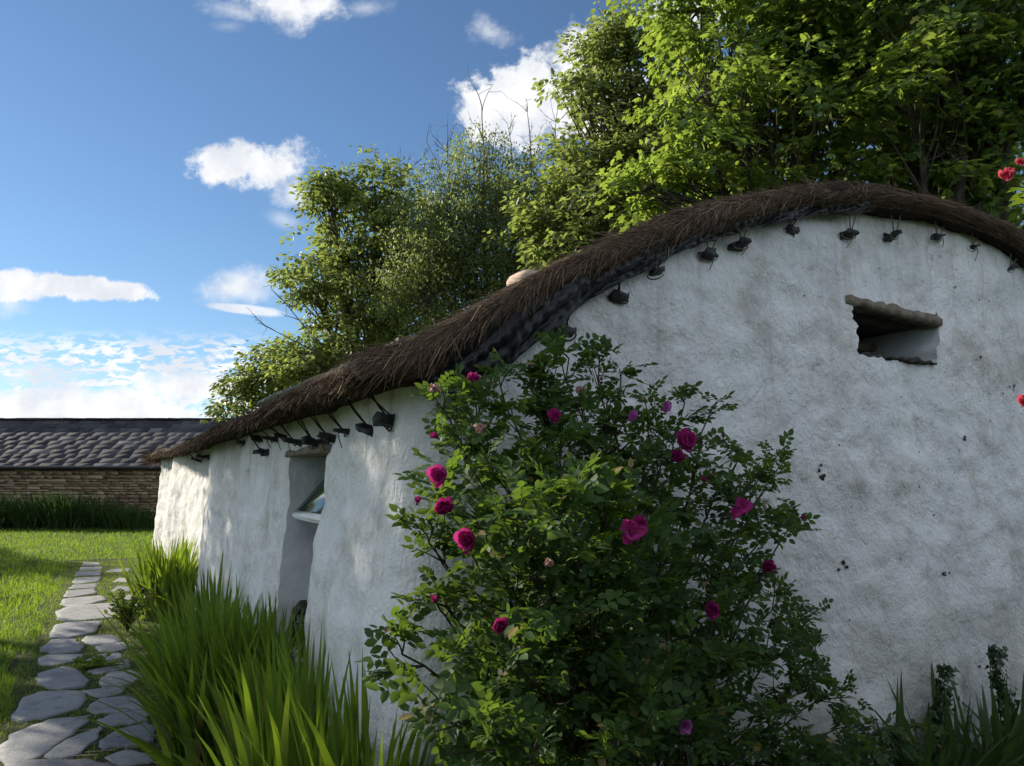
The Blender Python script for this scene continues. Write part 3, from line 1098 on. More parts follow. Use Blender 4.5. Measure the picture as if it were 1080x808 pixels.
    # the gable face from its lower edge up, then the roof to the far end, then the far face
    for w in np.linspace(1, 0, 9):
        rows.append(verge(USTAT, np.full(ns, w)))
    rows.insert(0, np.c_[LOWR[:, 0], np.full(ns, .06), LOWR[:, 1]])
    for t in tt:
        rows.append(np.c_[TOPR[:, 0], np.full(ns, t), TOPR[:, 1] - roof_dip(TOPR[:, 0], t)])
    for w in np.linspace(.2, 1, 4):
        q = TOPR + (LOWR - TOPR) * w
        rows.append(np.c_[q[:, 0], np.full(ns, LEN + .27), q[:, 1]])
    R = np.array(rows)
    m = len(rows)
    flat = R.reshape(-1, 3)
    nz = fbm(flat * [1, .8, 1], 2.2, 3) * .035 + fbm(flat * [1, 1, 1], 9, 2) * .014
    # the eave sags and swells along its length
    N3 = np.zeros((m, ns, 3))
    N3[..., 0], N3[..., 2] = Nn[:, 0], Nn[:, 1]
    N3[:10, :, 1] = -1
    flat = flat + nz[:, None] * N3.reshape(-1, 3)
    flat[:, 2] += np.clip(flat[:, 1] / 13, 0, 1) * .05 * np.sin(flat[:, 1] * .7) + .012 * np.sin(flat[:, 1] * 2.1)
    i = (np.arange(m - 1)[:, None] * ns + np.arange(ns - 1)[None]).ravel()
    mb.add(flat, np.stack([i, i + 1, i + ns + 1, i + ns], -1), 0)
    # underside of the eaves
    und = [(-.26, 1.95), (.3, 1.97)]
    G = np.array([[(s, t, z + .0) for s, z in ((-.26, 1.975), (-.12, 1.96), (.25, 1.99))] for t in np.linspace(-.05, LEN + .25, 60)]).reshape(-1, 3)
    G = G + (fbm(G, 5, 2) * .012)[:, None] * [0, 0, 1]
    i = (np.arange(59)[:, None] * 3 + np.arange(2)[None]).ravel()
    mb.add(G, np.stack([i, i + 1, i + 4, i + 3], -1), 0)

    # reeds: thin bent ribbons lying on the surface
    def straws(P0, D, Nrm, L, W, bend, lift):
        n = len(P0)
        D, Nrm = norm(D), norm(Nrm)
        Sd = norm(np.cross(D, Nrm))
        us = (0, .5, 1)
        VV = []
        for u in us:
            c = P0 + D * (L * u)[:, None] + Nrm * (lift * u + bend * u * u)[:, None]
            w = W * (1 - .5 * u)
            VV.append(c - Sd * w[:, None])
            VV.append(c + Sd * w[:, None])
        VV = np.stack(VV, 1)
        off = (np.arange(n) * 6)[:, None, None]
        q = np.array([(0, 1, 3, 2), (2, 3, 5, 4)])
        mb.v.append(VV.reshape(-1, 3))
        mb.f.append(((q[None] + off).reshape(-1, 4) + mb.n, 1))
        mb.n += n * 6

    # on the gable face
    n = 34000
    u = RS.uniform(.15, USTAT[-1] * .72, n) ** 1.0
    w = RS.beta(1.0, 1.15, n)
    P = verge(u, w)
    eps = .03
    Tg_ = norm(verge(u + eps, w) - verge(u - eps, w))
    dwn = norm(verge(u, np.clip(w + .1, 0, 1.1)) - verge(u, np.clip(w - .1, 0, 1)))
    nrm_ = norm(np.cross(Tg_, dwn))
    nrm_[nrm_[:, 1] > 0] *= -1
    s_ = P[:, 0]
    side = np.where(s_ < 3.0, -1.0, 1.0)
    clump = perlin(np.c_[u * 2.3, w * 1.2, np.zeros(n)])
    cl2 = perlin(np.c_[u * 6.0, w * 3.0, np.full(n, 4.0)])
    mixd = np.where(s_ < 2.6, .10 + .55 * clump + .6 * cl2 + RS.normal(0, .34, n), .06 + .25 * clump + .25 * cl2 + RS.normal(0, .12, n))
    mixd = np.where(mixd > 0, mixd * np.clip(1.25 - w, 0, 1), mixd)
    D = Tg_ * side[:, None] + dwn * mixd[:, None]
    straws(P + nrm_ * (RS.uniform(.001, .016, n) + .02 * clump)[:, None], D, nrm_, RS.uniform(.04, .24, n) * RS.uniform(.5, 1, n) * np.clip(1.3 - w, .5, 1), RS.uniform(.0006, .0017, n), RS.normal(-.008, .010, n), RS.normal(.0, .008, n))
    # hanging ends below the verge
    n = 260
    u = RS.uniform(.25, 2.9, n)
    P = verge(u, RS.uniform(.75, 1.0, n))
    D = np.c_[RS.normal(-.7, .4, n), RS.normal(-.25, .25, n), RS.normal(-.75, .35, n)]
    straws(P, D, np.tile([0, -1.0, .2], (n, 1)), RS.uniform(.03, .09, n), RS.uniform(.0013, .0028, n), RS.normal(0, .02, n), RS.normal(.01, .02, n))
    # loose ends standing on the rim
    n = 2200
    u = RS.uniform(.3, USTAT[-1] * .7, n)
    P = verge(u, np.zeros(n)) + np.c_[np.zeros(n), RS.uniform(-.05, .15, n), RS.uniform(-.015, .01, n)]
    Tg_ = norm(verge(u + eps, np.zeros(n)) - verge(u - eps, np.zeros(n)))
    up = np.c_[-Tg_[:, 2], np.zeros(n), Tg_[:, 0]]
    D = Tg_ * np.where(P[:, 0] < 3, -1, 1)[:, None] + up * RS.normal(.02, .09, n)[:, None] + np.c_[np.zeros(n), RS.normal(-.25, .3, n), np.zeros(n)]
    straws(P, D, up, RS.uniform(.04, .15, n), RS.uniform(.0009, .002, n), RS.normal(0, .008, n), np.zeros(n))
    # along the eave and the visible slope
    n = 17000
    t = LEN * RS.uniform(-.012, 1.02, n) ** 1.25
    u = RS.uniform(.0, 1.05, n)
    a = top_at(u)
    P = np.c_[a[:, 0], t, a[:, 1]]
    b = top_at(np.clip(u - .04, 0, 9)) - top_at(u + .04)
    nn = np.c_[b[:, 1], np.zeros(n), -b[:, 0]]
    nn = norm(nn)
    D = np.c_[b[:, 0], RS.normal(0, .02, n), b[:, 1]]
    D = norm(D) + np.c_[np.zeros(n), RS.normal(-.10, .42, n), RS.normal(-.05, .2, n)]
    sag = np.clip(t / 13, 0, 1) * .05 * np.sin(t * .7) + .012 * np.sin(t * 2.1)
    P[:, 2] += sag - roof_dip(P[:, 0], t)
    Ls = RS.uniform(.04, .17, n)
    Ls = np.where(P[:, 2] + norm(D)[:, 2] * Ls < 1.97 + sag, Ls * .35, Ls)
    straws(P + nn * RS.uniform(-.004, .018, n)[:, None], D, nn, Ls, RS.uniform(.0014, .003, n) * (1 + t / 12), RS.normal(-.015, .012, n), RS.normal(.004, .014, n))
    # butt ends under the eave lip
    n = 9000
    t = (LEN + .2) * RS.uniform(0, 1, n) ** 1.25
    P = np.c_[RS.uniform(-.30, -.10, n), t, RS.uniform(1.965, 2.01, n) + np.clip(t / 13, 0, 1) * .05 * np.sin(t * .7) + .012 * np.sin(t * 2.1)]
    D = np.c_[RS.normal(-.6, .4, n), RS.normal(0, .35, n), RS.normal(-.7, .3, n)]
    straws(P, D, np.tile([-.7, 0, -.6], (n, 1)), RS.uniform(.02, .07, n), RS.uniform(.002, .0042, n) * (1 + t / 14), RS.normal(0, .01, n), RS.normal(.0, .01, n))
    # far end of the eave frays out
    n = 900
    P = np.c_[RS.uniform(-.32, .2, n), LEN + RS.uniform(-.1, .28, n), RS.uniform(1.96, 2.11, n)]
    straws(P, np.c_[RS.normal(-.7, .5, n), RS.normal(.3, .4, n), RS.normal(-.4, .5, n)], rand_dir(n), RS.uniform(.06, .22, n), RS.uniform(.004, .007, n), RS.normal(0, .02, n), np.zeros(n))
    mb.build('thatch_roof', [M['thatch'], M['reed']], cot)

    # ---- black plastic liner showing under the verge
    mb = MB()
    n, k = 320, 15
    us = np.linspace(0, 1, n)
    s = .0 + (2.72 - .0) * us
    lowz = np.interp(s, LOW[:, 0], LOW[:, 1])
    wz = wtop(s)
    V = []
    for j in range(k):
        v = j / (k - 1)
        wid = .05 + .05 * np.clip(1 - (s - .4) / .5, 0, 1)
        hang = np.where(s > 2.25, .045, np.where(s > 1.9, .02, .03))
        z = lowz + .06 + (wz - hang * (.6 + .4 * np.sin(s * 13) * .5) - lowz - .06) * v
        P = np.c_[s, np.full(n, -.15 + .09 * v), z]
        d = fbm(np.c_[s * 6 + v * 3, np.full(n, v * 2.5), np.full(n, 2.0)], 1.0, 2) * .055 + np.abs(perlin(np.c_[s * 17 + v * 9, np.full(n, v * 2.5), np.zeros(n)])) * .05
        P[:, 1] -= d * (.5 + .5 * v) + .01
        P[:, 2] += .012 * perlin(np.c_[s * 15, np.full(n, v * 4), np.full(n, 5.0)])
        V.append(P)
    V = np.array(V).reshape(-1, 3)
    i = (np.arange(k - 1)[:, None] * n + np.arange(n - 1)[None]).ravel()
    mb.add(V, np.stack([i, i + 1, i + n + 1, i + n], -1))
    o = mb.build('plastic_liner', M['liner'], cot, smooth=True)
    sm = o.modifiers.new('thick', 'SOLIDIFY')
    sm.thickness = .003

    # ---- stone pegs with their ropes
    def peg(P, out, along, size, rope_mat, ropes, fat=1.0):
        """P root on the wall; out = outward; along = sideways on the wall"""
        out, along = norm(np.array(out, float)), norm(np.array(along, float))
        root = np.array(P)
        mb = MB()
        up = np.array([0, 0, 1.0])
        nseg, prof = 4, []
        V = []
        for i in range(nseg + 1):
            u = i / nseg
            c = -.045 + u * (size[2] + .045)
            hw = size[0] / 2 * (1 - .25 * u) * RS.uniform(.85, 1.15)
            hh = size[1] / 2 * (1 - .35 * u) * RS.uniform(.8, 1.2) * fat
            for (a, b) in ((-1, -.8), (-.9, -1), (.8, -.95), (1, -.8), (.95, .7), (.85, .85), (-.7, 1), (-.95, .85)):
                V.append(out * c + along * (hw * a + RS.normal(0, .0075)) + up * (hh * b + RS.normal(0, .006) + u * .012) + out * RS.normal(0, .006))
        V = np.array(V)
        Fc = []
        for i in range(nseg):
            for k in range(8):
                Fc.append((i * 8 + k, i * 8 + (k + 1) % 8, i * 8 + 8 + (k + 1) % 8, i * 8 + 8 + k))
        Fc.append(tuple(range(nseg * 8, nseg * 8 + 8)))
        mb.add(V, Fc)
        o = mb.build('stone_peg', M['peg'], cot)
        o.location = root
        # ropes: up into the thatch, with a knot and a loose tail
        rb = MB()
        hub = out * size[2] * .45 + up * size[1] * .5
        for (da, dz, do) in ropes:
            a = hub + along * RS.normal(0, .01)
            b = np.array([0, 0, 0]) + along * da + up * dz + out * do
            mid = (a + b) / 2 + along * RS.normal(0, .006) + up * RS.normal(-.004, .004)
            tube(rb, bez(a, mid + out * .012 + along * RS.normal(0, .01), b, 7), .004, 5)
        # knot loops round the peg
        for q in range(1):
            th = np.linspace(0, 2 * np.pi, 13)
            cc = out * size[2] * (.35 + .12 * q)
            ringp = cc + np.outer(np.cos(th), along) * size[0] * .56 + np.outer(np.sin(th), up) * size[1] * .62 * fat
            tube(rb, ringp, .0035, 5, cap=False)
        if RS.rand() < .65:
            a = hub
            b = a + along * RS.normal(0, .03) - up * RS.uniform(.05, .10)
            tube(rb, bez(a + out * .02, a + along * .03 - up * .02 + out * .03, b, 6), .0026, 5)
        r = rb.build('rope', rope_mat, o)
        return o

    gp = [(600, 350, .125, .085, -.02), (657, 314, .11, .05, 0), (698, 288, .105, .055, 0), (754, 269, .115, .055, 0), (787, 258, .10, .045, 0), (838, 244, .085, .06, 0), (902, 247, .115, .05, 0), (950, 247, .065, .055, 0),
          (995, 250, .095, .05, 0), (1032, 261, .095, .045, 0), (1074, 283, .085, .055, 0), (522, 388, .12, .09, -.05), (484, 419, .06, .05, -.02)]
    for i, (px, py, wd, ht, t) in enumerate(gp):
        p = on_gable(px, py, -.06)
        lo = np.interp(p[0], LOW[:, 0], LOW[:, 1]) - p[2]
        pale = i >= 3
        rp = [(-.045 + RS.normal(0, .012), lo + .03, .05), (.04 + RS.normal(0, .012), lo + .03, .055)]
        if pale and RS.rand() < .6: rp.append((.075, lo + .02, .06))
        if i == 12: rp = [(-.14, lo + .11, .14)]
        peg((p[0], .0, p[2]), (RS.normal(0, .1), -1, .12), (1, 0, RS.normal(0.10, .13)), (wd * .92, ht * .64, .045 + RS.uniform(0, .025)), M['pale_rope'] if pale else M['rope'], rp)
    sp = [(398, 446, .10, .085), (379, 455, .085, .05), (352, 457, .06, .045), (334, 463, .10, .06), (321, 468, .10, .075), (302, 467, .11, .05), (288, 461, .09, .04), (279, 464, .11, .05), (264, 464, .15, .065),
          (268, 478, .16, .05), (248, 468, .15, .06), (208, 483, .22, .06), (200, 485, .2, .06)]
    for (px, py, wd, ht) in sp:
        p = on_side(px, py, -.09)
        up = 1.98 - p[2]
        peg((.0, p[1], p[2]), (-1, RS.normal(0, .15), .05), (0, 1, RS.normal(0, .25)), (wd * .62, ht * .62, .085 + RS.uniform(-.02, .03)), M['rope'], [(-.07 + RS.normal(0, .02), up, .17), (.05 + RS.normal(0, .02), up, .16)])

    # ---- rope over the thatch near the corner, and timber pole on the roof with its clamp
    rb = MB()
    for (u0, u1) in ((.25, .92),):
        uq = np.linspace(u0, u1, 14)
        wq = np.linspace(1.02, -.05, 14)
        P = verge(uq, wq)
        P[:, 1] -= .03
        tube(rb, P, .004, 5)
    rb.build('roof_rope', M['rope'], cot)
    pb = MB()
    tq = np.linspace(.75, 4.6, 12)
    P = np.c_[np.full(12, .20), tq, 2.262 + .012 * (tq - .7) + .006 * np.sin(tq * 2.1)]
    tube(pb, P, .026, 8)
    po = pb.build('roof_pole', M['pole'], cot)
    pb = MB()
    box(pb, (.165, .68, 2.225), (.235, .77, 2.295), 0, .004, None, .008)
    pb.build('pole_clamp', M['black_metal'], po)

    # ---- squat chimney behind the ridge
    cb = MB()
    rows = []
    cx, cyy = 3.62, 5.35
    for (z, hw) in ((3.0, .27), (3.3, .265), (3.7, .26), (3.99, .255), (4.03, .30), (4.11, .305), (4.155, .28), (4.175, .2)):
        ring = []
        for a in np.linspace(0, 2 * np.pi, 25)[:24]:
            c, s = math.cos(a), math.sin(a)
            k = hw / (abs(c) ** 5 + abs(s) ** 5) ** .2
            ring.append((cx + k * c, cyy + k * s, z))
        rows.append(ring)
    R = np.array(rows)
    Vc = R.reshape(-1, 3)
    Vc = Vc + (fbm(Vc, 5, 2) * .02)[:, None]
    Fc = [(i * 24 + j, i * 24 + (j + 1) % 24, i * 24 + 24 + (j + 1) % 24, i * 24 + 24 + j) for i in range(len(rows) - 1) for j in range(24)]
    Fc.append(tuple(range((len(rows) - 1) * 24, len(rows) * 24)))
    cb.add(Vc, Fc)
    cb.build('chimney', M['chimney'], cot, smooth=False)


build_cottage()


# lantern-like wire cage on the sill of the recess
def build_cage():
    base = L2W([(.09, on_side(320, 640, .09)[1], .615)])[0]
    o = empty('wire_lantern', base, YAW)
    tag(o, 'black wire cage lantern standing in the long wall window recess', 'lantern')
    w, h = .115, .17
    mb = MB()
    for sx in (-1, 1):
        for sy in (-1, 1):
            tube(mb, [(sx * w / 2, sy * w / 2, 0), (sx * w / 2, sy * w / 2, h)], .006, 6)
    for z in (.008, h * .33, h * .66, h):
        c = [(-w / 2, -w / 2, z), (w / 2, -w / 2, z), (w / 2, w / 2, z), (-w / 2, w / 2, z)]
        for i in range(4): tube(mb, [c[i], c[(i + 1) % 4]], .005, 5)
    for i in range(1, 4):
        q = -w / 2 + w * i / 4
        for (a, b) in (((q, -w / 2), (q, -w / 2)), ((q, w / 2), (q, w / 2)), ((-w / 2, q), (-w / 2, q)), ((w / 2, q), (w / 2, q))):
            tube(mb, [(a[0], a[1], 0), (b[0], b[1], h)], .0035, 5)
    mb.build('cage', M['black_metal'], o)
    mb = MB()
    box(mb, (-w / 2 - .01, -w / 2 - .01, -.012), (w / 2 + .01, w / 2 + .01, .004), 0, 0, None, .003)
    mb.build('base', M['black_metal'], o)
    mb = MB()
    V = [(-w / 2 - .008, -w / 2 - .008, h), (w / 2 + .008, -w / 2 - .008, h), (w / 2 + .008, w / 2 + .008, h), (-w / 2 - .008, w / 2 + .008, h)]
    V += [(x * .25, y * .25, h + .07) for (x, y, z) in V]
    mb.add(V, [(0, 1, 5, 4), (1, 2, 6, 5), (2, 3, 7, 6), (3, 0, 4, 7), (4, 5, 6, 7), (3, 2, 1, 0)])
    mb.build('lid', M['black_metal'], o)


build_cage()


# ------------------------------------------------------------------ barn
def build_barn():
    x0, x1, y0 = -44.0, -8.5, 26.7
    eave, ridge, dep = 2.15, 3.88, 5.2
    o = empty('stone_barn', ((x0 + x1) / 2, y0, 0))
    tag(o, 'long stone barn with dark slate roof beyond the lawn', 'barn')
    og = ((x0 + x1) / 2, y0, 0)
    mb = MB()
    box(mb, (x0, y0 + .12, -.3), (x1, y0 + dep - .12, eave), 1)
    # gable triangles
    for x in (x0 + .05, x1 - .05):
        mb.add([(x, y0 + .12, eave), (x, y0 + dep - .12, eave), (x, y0 + dep / 2, ridge - .08)], [(0, 1, 2)], 1)
    z = -.15
    while z < eave - .02:
        h = RS.uniform(.055, .15)
        x = x0 if z < 0 else x0
        x = -24.0
        while x < x1:
            w = RS.uniform(.18, .60)
            d = RS.uniform(-.03, .03)
            box(mb, (x + .008, y0 + d, z + .007), (min(x + w, x1) - .008, y0 + .2, min(z + h, eave) - .006), 0, .004, None, .012)
            x += w
        z += h
    mb.build('wall', [M['stone'], M['mortar']], o, origin=og)
    mb = MB()
    sl = math.atan2(ridge - eave, dep / 2)
    L = math.hypot(ridge - eave, dep / 2) + .25
    rows = 11
    for sgn in (1, -1):
        Mx = np.eye(4)
        up = np.array([0, math.cos(sl) * sgn, math.sin(sl)])
        nn = np.array([0, -math.sin(sl) * sgn, math.cos(sl)])
        st = np.array([0, y0 - .22 if sgn > 0 else y0 + dep + .22, eave - .145])
        Mx[:3, 0], Mx[:3, 1], Mx[:3, 2], Mx[:3, 3] = (1, 0, 0), up, nn, st
        # boarding under the slates
        box(mb, (x0 - .1, 0, -.06), (x1 + .1, L, -.012), 1, 0, Mx)
        if sgn < 0:
            box(mb, (x0 - .1, 0, -.012), (x1 + .1, L, .01), 0, 0, Mx)
            continue
        e = L / rows
        for r in range(rows):
            x = x0 if r < 0 else -25.0
            ee = e
            while x < x1 + .08:
                w = RS.uniform(.32, .72) * (1.15 - .45 * r / rows)
                a = r * e + RS.normal(0, .007)
                lift = .014 + RS.normal(0, .0012)
                xa, xb = x + .005, x + w - .005
                V = np.array([(xa, a, lift), (xb, a + RS.normal(0, .004), lift + RS.normal(0, .0015)), (xb, a + e * 1.5, .006), (xa, a + e * 1.5, .006),
                              (xa, a, lift - .02), (xb, a, lift - .02)])
                V = V @ Mx[:3, :3].T + Mx[:3, 3]
                mb.add(V, [(0, 1, 2, 3), (4, 5, 1, 0), (4, 0, 3), (5, 2, 1)], 0)
                x += w
            
    mb.build('roof', [M['slate'], M['gutter']], o, origin=og)
    mb = MB()
    x = -25.0
    while x < x1:
        box(mb, (x, y0 + dep / 2 - .12, ridge + .02), (x + .44, y0 + dep / 2 + .12, ridge + .085), 0, .004, None, .02)
        x += .45
    mb.build('ridge_tiles', M['slate'], o, origin=og)
    mb = MB()
    th = np.linspace(np.pi, 2 * np.pi, 7)
    tube(mb, [(x0, y0 - .19, eave - .13), (x1, y0 - .19, eave - .13)], .065, 10)
    mb.build('gutter', M['gutter'], o, origin=og)


build_barn()


# ------------------------------------------------------------------ blade clumps
def clump(name, label, cat, pts, n, H, W, mat, group=None, lean=.22, droop=.7, seg=5, outward=True, az_bias=None):
    """pts: (k,3) centres with radius; blades rise from discs round them"""
    pts = np.array(pts, float)
    k = RS.randint(0, len(pts), n)
    a = RS.uniform(0, 6.28, n)
    r = np.sqrt(RS.uniform(0, 1, n)) * pts[k, 2]
    P = np.c_[pts[k, 0] + r * np.cos(a), pts[k, 1] + r * np.sin(a), np.zeros(n)]
    root = np.array([pts[:, 0].mean(), pts[:, 1].mean(), 0])
    P[:, 2] = gh(P) - .02
    az = a + RS.normal(0, .7, n)
    if az_bias is not None:
        az = np.where(RS.rand(n) < az_bias[1], az_bias[0] + RS.normal(0, .7, n), az)
    hh = H * RS.uniform(.55, 1.1, n)
    ln = np.abs(RS.normal(lean, .14, n)) * (.35 + .9 * r / np.maximum(pts[k, 2], .01))
    dr = np.abs(RS.normal(0, droop, n)) * (.3 + .9 * r / np.maximum(pts[k, 2], .01))
    mb = MB()
    blades(mb, P, hh, W * RS.uniform(.65, 1.25, n), ln, az, dr, seg)
    root[2] = gh(root[None])[0]
    o = mb.build(name, mat, None, origin=root)
    o.location = root
    tag(o, label, cat, group)
    return o


def lp(s, t): return tuple(L2W([(s, t, 0)])[0][:2])


def build_clumps():
    G = 'sword leaved clumps along the long wall'
    left = math.atan2(-GV[1], -GV[0])
    c = [lp(s, t) + (r,) for s, t, r in [(-.3, 1.5, .2), (-.36, 2.0, .22), (-.34, 2.5, .22), (-.3, 2.95, .2), (-.15, 2.2, .15), (-.15, 1.75, .15), (-.12, 1.25, .14), (-.42, 1.75, .2)]]
    clump('iris_clump', 'largest clump of long sword leaves, below the recessed window', 'iris clump', c, 1300, .94, .056, M['iris'], G, .26, .42, 6, az_bias=(left, .3))
    c = [lp(-.14, 3.9) + (.13,), lp(-.14, 4.3) + (.14,)]
    clump('iris_clump', 'upright sword leaves against the white wall left of the recessed window', 'iris clump', c, 110, 1.0, .052, M['iris'], G, .15, .3, 6)
    c = [lp(s, t) + (r,) for s, t, r in [(-.36, 7.3, .2), (-.26, 7.7, .2), (-.2, 7.1, .15)]]
    clump('iris_clump', 'far sunlit clump of sword leaves beside the path end', 'iris clump', c, 330, .98, .056, M['iris'], G, .25, .5, 6)
    c = [lp(s, t) + (r,) for s, t, r in [(-.22, .85, .17), (-.26, .5, .18), (-.17, .2, .13), (-.14, -.05, .12)]]
    clump('iris_clump', 'sword leaves at the cottage corner left of the rose bush', 'iris clump', c, 330, .96, .05, M['iris'], G, .14, .3, 6)
    c = [lp(s, t) + (r,) for s, t, r in [(-.36, .25, .14), (-.36, .0, .15), (-.25, -.2, .12)]]
    clump('iris_clump', 'nearest short clump of bright sword leaves at the bottom edge', 'iris clump', c, 150, .60, .052, M['iris'], G, .3, .8, 6, az_bias=(left + .6, .4))
    c = [lp(s, t) + (r,) for s, t, r in [(2.35, -.35, .16), (2.7, -.3, .18), (3.05, -.35, .2), (3.4, -.3, .2)]]
    clump('montbretia_clump', 'dark arching strap leaves at the foot of the gable wall', 'strap leaf clump', c, 190, .72, .042, M['lily'], None, .36, .9, 6)
    c = [lp(s, t) + (r,) for s, t, r in [(1.75, -.3, .12), (1.9, -.35, .12)]]
    clump('montbretia_clump', 'small tuft of strap leaves between rose bush and ivy', 'strap leaf clump', c, 60, .48, .036, M['lily'], None, .4, .9, 6)
    # dark lily clumps along the barn
    GB = 'dark strap leaved clumps along the barn wall'
    xs = [-22.0, -19.6, -17.6, -15.9, -14.4, -13.0]
    lb = ['leftmost dark strap leaved clump under the barn wall, cut by the frame', 'dark strap leaved clump under the barn, second from the left', 'broad dark clump under the barn, third from the left',
          'arching dark clump in the middle of the barn border', 'dark clump under the barn wall, second from the cottage', 'dark clump under the barn nearest the cottage']
    for i, x in enumerate(xs):
        c = [(x + RS.normal(0, .5), 25.9 + RS.normal(0, .15), .55) for q in range(5)]
        clump('daylily_clump', lb[i], 'lily clump', c, 620, 1.32 * RS.uniform(.9, 1.08) * (1 if i < 5 else .7), .05, M['lily'], GB, .35, 1.1, 5)

    # leafy weed at the foot of the far clump
    def weed(loc, label, n, h, sz):
        root = np.array([loc[0], loc[1], gh(np.array([loc]))[0]])
        mb = MB()
        for i in range(n):
            a = RS.uniform(0, 6.28)
            tip = np.array([math.cos(a) * RS.uniform(.05, .28), math.sin(a) * RS.uniform(.05, .28), h * RS.uniform(.5, 1.1)])
            p = bez((0, 0, 0), tip * [.3, .3, .7], tip, 8)
            tube(mb, p + root, .0035, 4, 1)
            m = 26
            u = RS.uniform(.2, 1, m)
            q = np.array([np.interp(u, np.linspace(0, 1, 8), p[:, k]) for k in range(3)]).T
            dr = rand_dir(m) * [1, 1, .4] + [0, 0, .25]
            scatter(mb, OVA, OVAF, q + root, dr, np.tile([0, 0, 1.0], (m, 1)) + RS.normal(0, .4, (m, 3)), sz * RS.uniform(.6, 1.2, m))
        o = mb.build('leafy_weed', [M['weed'], M['ivy_stem']], None, origin=root)
        o.location = root
        tag(o, label, 'weed')
    weed(lp(-.72, 6.6), 'yellow green leafy weed at the edge of the path by the far clump', 26, .42, .055)
    weed(lp(-1.05, 5.0), 'low bright weed growing between the flagstones', 16, .07, .045)


build_clumps()


def build_added_hedge():
    # hedge added out of view to block low sky and darken the gable foot
    A, B = np.array([-1.2, -3.6]), np.array([8.6, -.6])
    root = np.array([3.7, -2.1, 0])
    d = norm(B - A)
    nrm = np.array([-d[1], d[0]])
    L, H, D = np.linalg.norm(B - A), 3.1, .55
    n = 15000
    face = RS.rand(n)
    a = RS.uniform(0, L, n)
    z = RS.uniform(.05, H, n)
    off = np.where(RS.rand(n) < .8, D, -D)
    topm = face < .2
    z = np.where(topm, H, z)
    off = np.where(topm, RS.uniform(-D, D, n), off)
    lump = .12 * perlin(np.c_[a * 1.3, z * 1.3, off]) + .05 * perlin(np.c_[a * 5, z * 5, off])
    P = np.c_[A + a[:, None] * d + (off + np.sign(off) * lump)[:, None] * nrm, z + np.where(topm, lump, 0)]
    o = empty('added_shade_hedge', root)
    tag(o, 'added unseen hedge behind the viewer that darkens the foot of the gable', 'hedge')
    mb = MB()
    N = np.c_[np.sign(off)[:, None] * nrm, .4 * np.ones(n)] + RS.normal(0, .4, (n, 3))
    scatter(mb, SMALL, SMALLF, P, rand_dir(n), N, RS.uniform(.09, .17, n))
    mb.build('foliage', M['ivy'], o, origin=root)
    mb = MB()
    Mx = np.eye(4)
    Mx[:2, 0], Mx[:2, 1], Mx[:2, 3] = d, nrm, A
    box(mb, (0, -D + .16, -.1), (L, D - .16, H - .16), 0, .02, Mx, .05)  # plain dark box filling the added hedge
    mb.build('dark_core', M['dark_wood'], o, origin=root)


build_added_hedge()


# ------------------------------------------------------------------ rose bush
def flower_mesh(name, mat, R, rings, cup, seed):
    rs = np.random.RandomState(seed)
    mb = MB()
    for ri, (cnt, rad, tilt0) in enumerate(rings):
        for k in range(cnt):
            tilt = tilt0 + rs.normal(0, .16)
            a = 2 * np.pi * (k + .5 * ri) / cnt + rs.normal(0, .12)
            r = R * rad * rs.uniform(.78, 1.16)
            V = []
            nu, nv = 5, 5
            for i in range(nu):
                u = i / (nu - 1)
                for j in range(nv):
                    v = (j / (nv - 1) - .5) * 2
                    wid = r * .78 * math.sin(np.pi * min(.97, .14 + u * .74)) ** .8
                    th = tilt + cup * u
                    rr = r * .06 + r * u * math.cos(th) * (1 - .08 * v * v)
                    zz = r * u * math.sin(th) + .10 * r * v * v * math.sin(th + .5) + rs.normal(0, .05) * r * u
                    yy = v * wid / 2
                    V.append((rr * math.cos(a) - yy * math.sin(a), rr * math.sin(a) + yy * math.cos(a), zz))
            Fc = [(i * nv + j, i * nv + j + 1, (i + 1) * nv + j + 1, (i + 1) * nv + j) for i in range(nu - 1) for j in range(nv - 1)]
            mb.add(V, Fc, 0)
    # stamens and green calyx
    for k in range(14):
        a = rs.uniform(0, 6.28)
        r = rs.uniform(0, .16) * R
        tube(mb, [(r * .4 * math.cos(a), r * .4 * math.sin(a), .08 * R), (r * math.cos(a), r * math.sin(a), .34 * R)], .016 * R, 4, 1)
    ring = []
    tube(mb, [(0, 0, -.32 * R), (0, 0, -.2 * R), (0, 0, -.06 * R), (0, 0, .03 * R)], [.04 * R, .16 * R, .2 * R, .12 * R], 8, 2)
    for k in range(5):
        a = 2 * np.pi * k / 5
        d = np.array([math.cos(a), math.sin(a), 0])
        s = np.array([-d[1], d[0], 0])
        V = [d * .12 * R + [0, 0, -.1 * R], d * .4 * R + s * .09 * R + [0, 0, -.06 * R], d * .8 * R + [0, 0, .02 * R], d * .4 * R - s * .09 * R + [0, 0, -.06 * R]]
        mb.add(V, [(0, 1, 2, 3)], 2)
    return mb.mesh(name, [mat, M['stamen'], M['rose_leaf']], smooth=True)


FULL = [(7, 1.0, .18), (7, .86, .5), (6, .68, .8), (5, .5, 1.05), (4, .34, 1.25)]
OPEN = [(6, 1.0, .12), (5, .85, .35), (4, .5, .9)]
BUD = [(5, 1.0, 1.2), (4, .9, 1.35)]
WILT = [(5, .8, -.5), (4, .7, -.2), (3, .5, .6)]


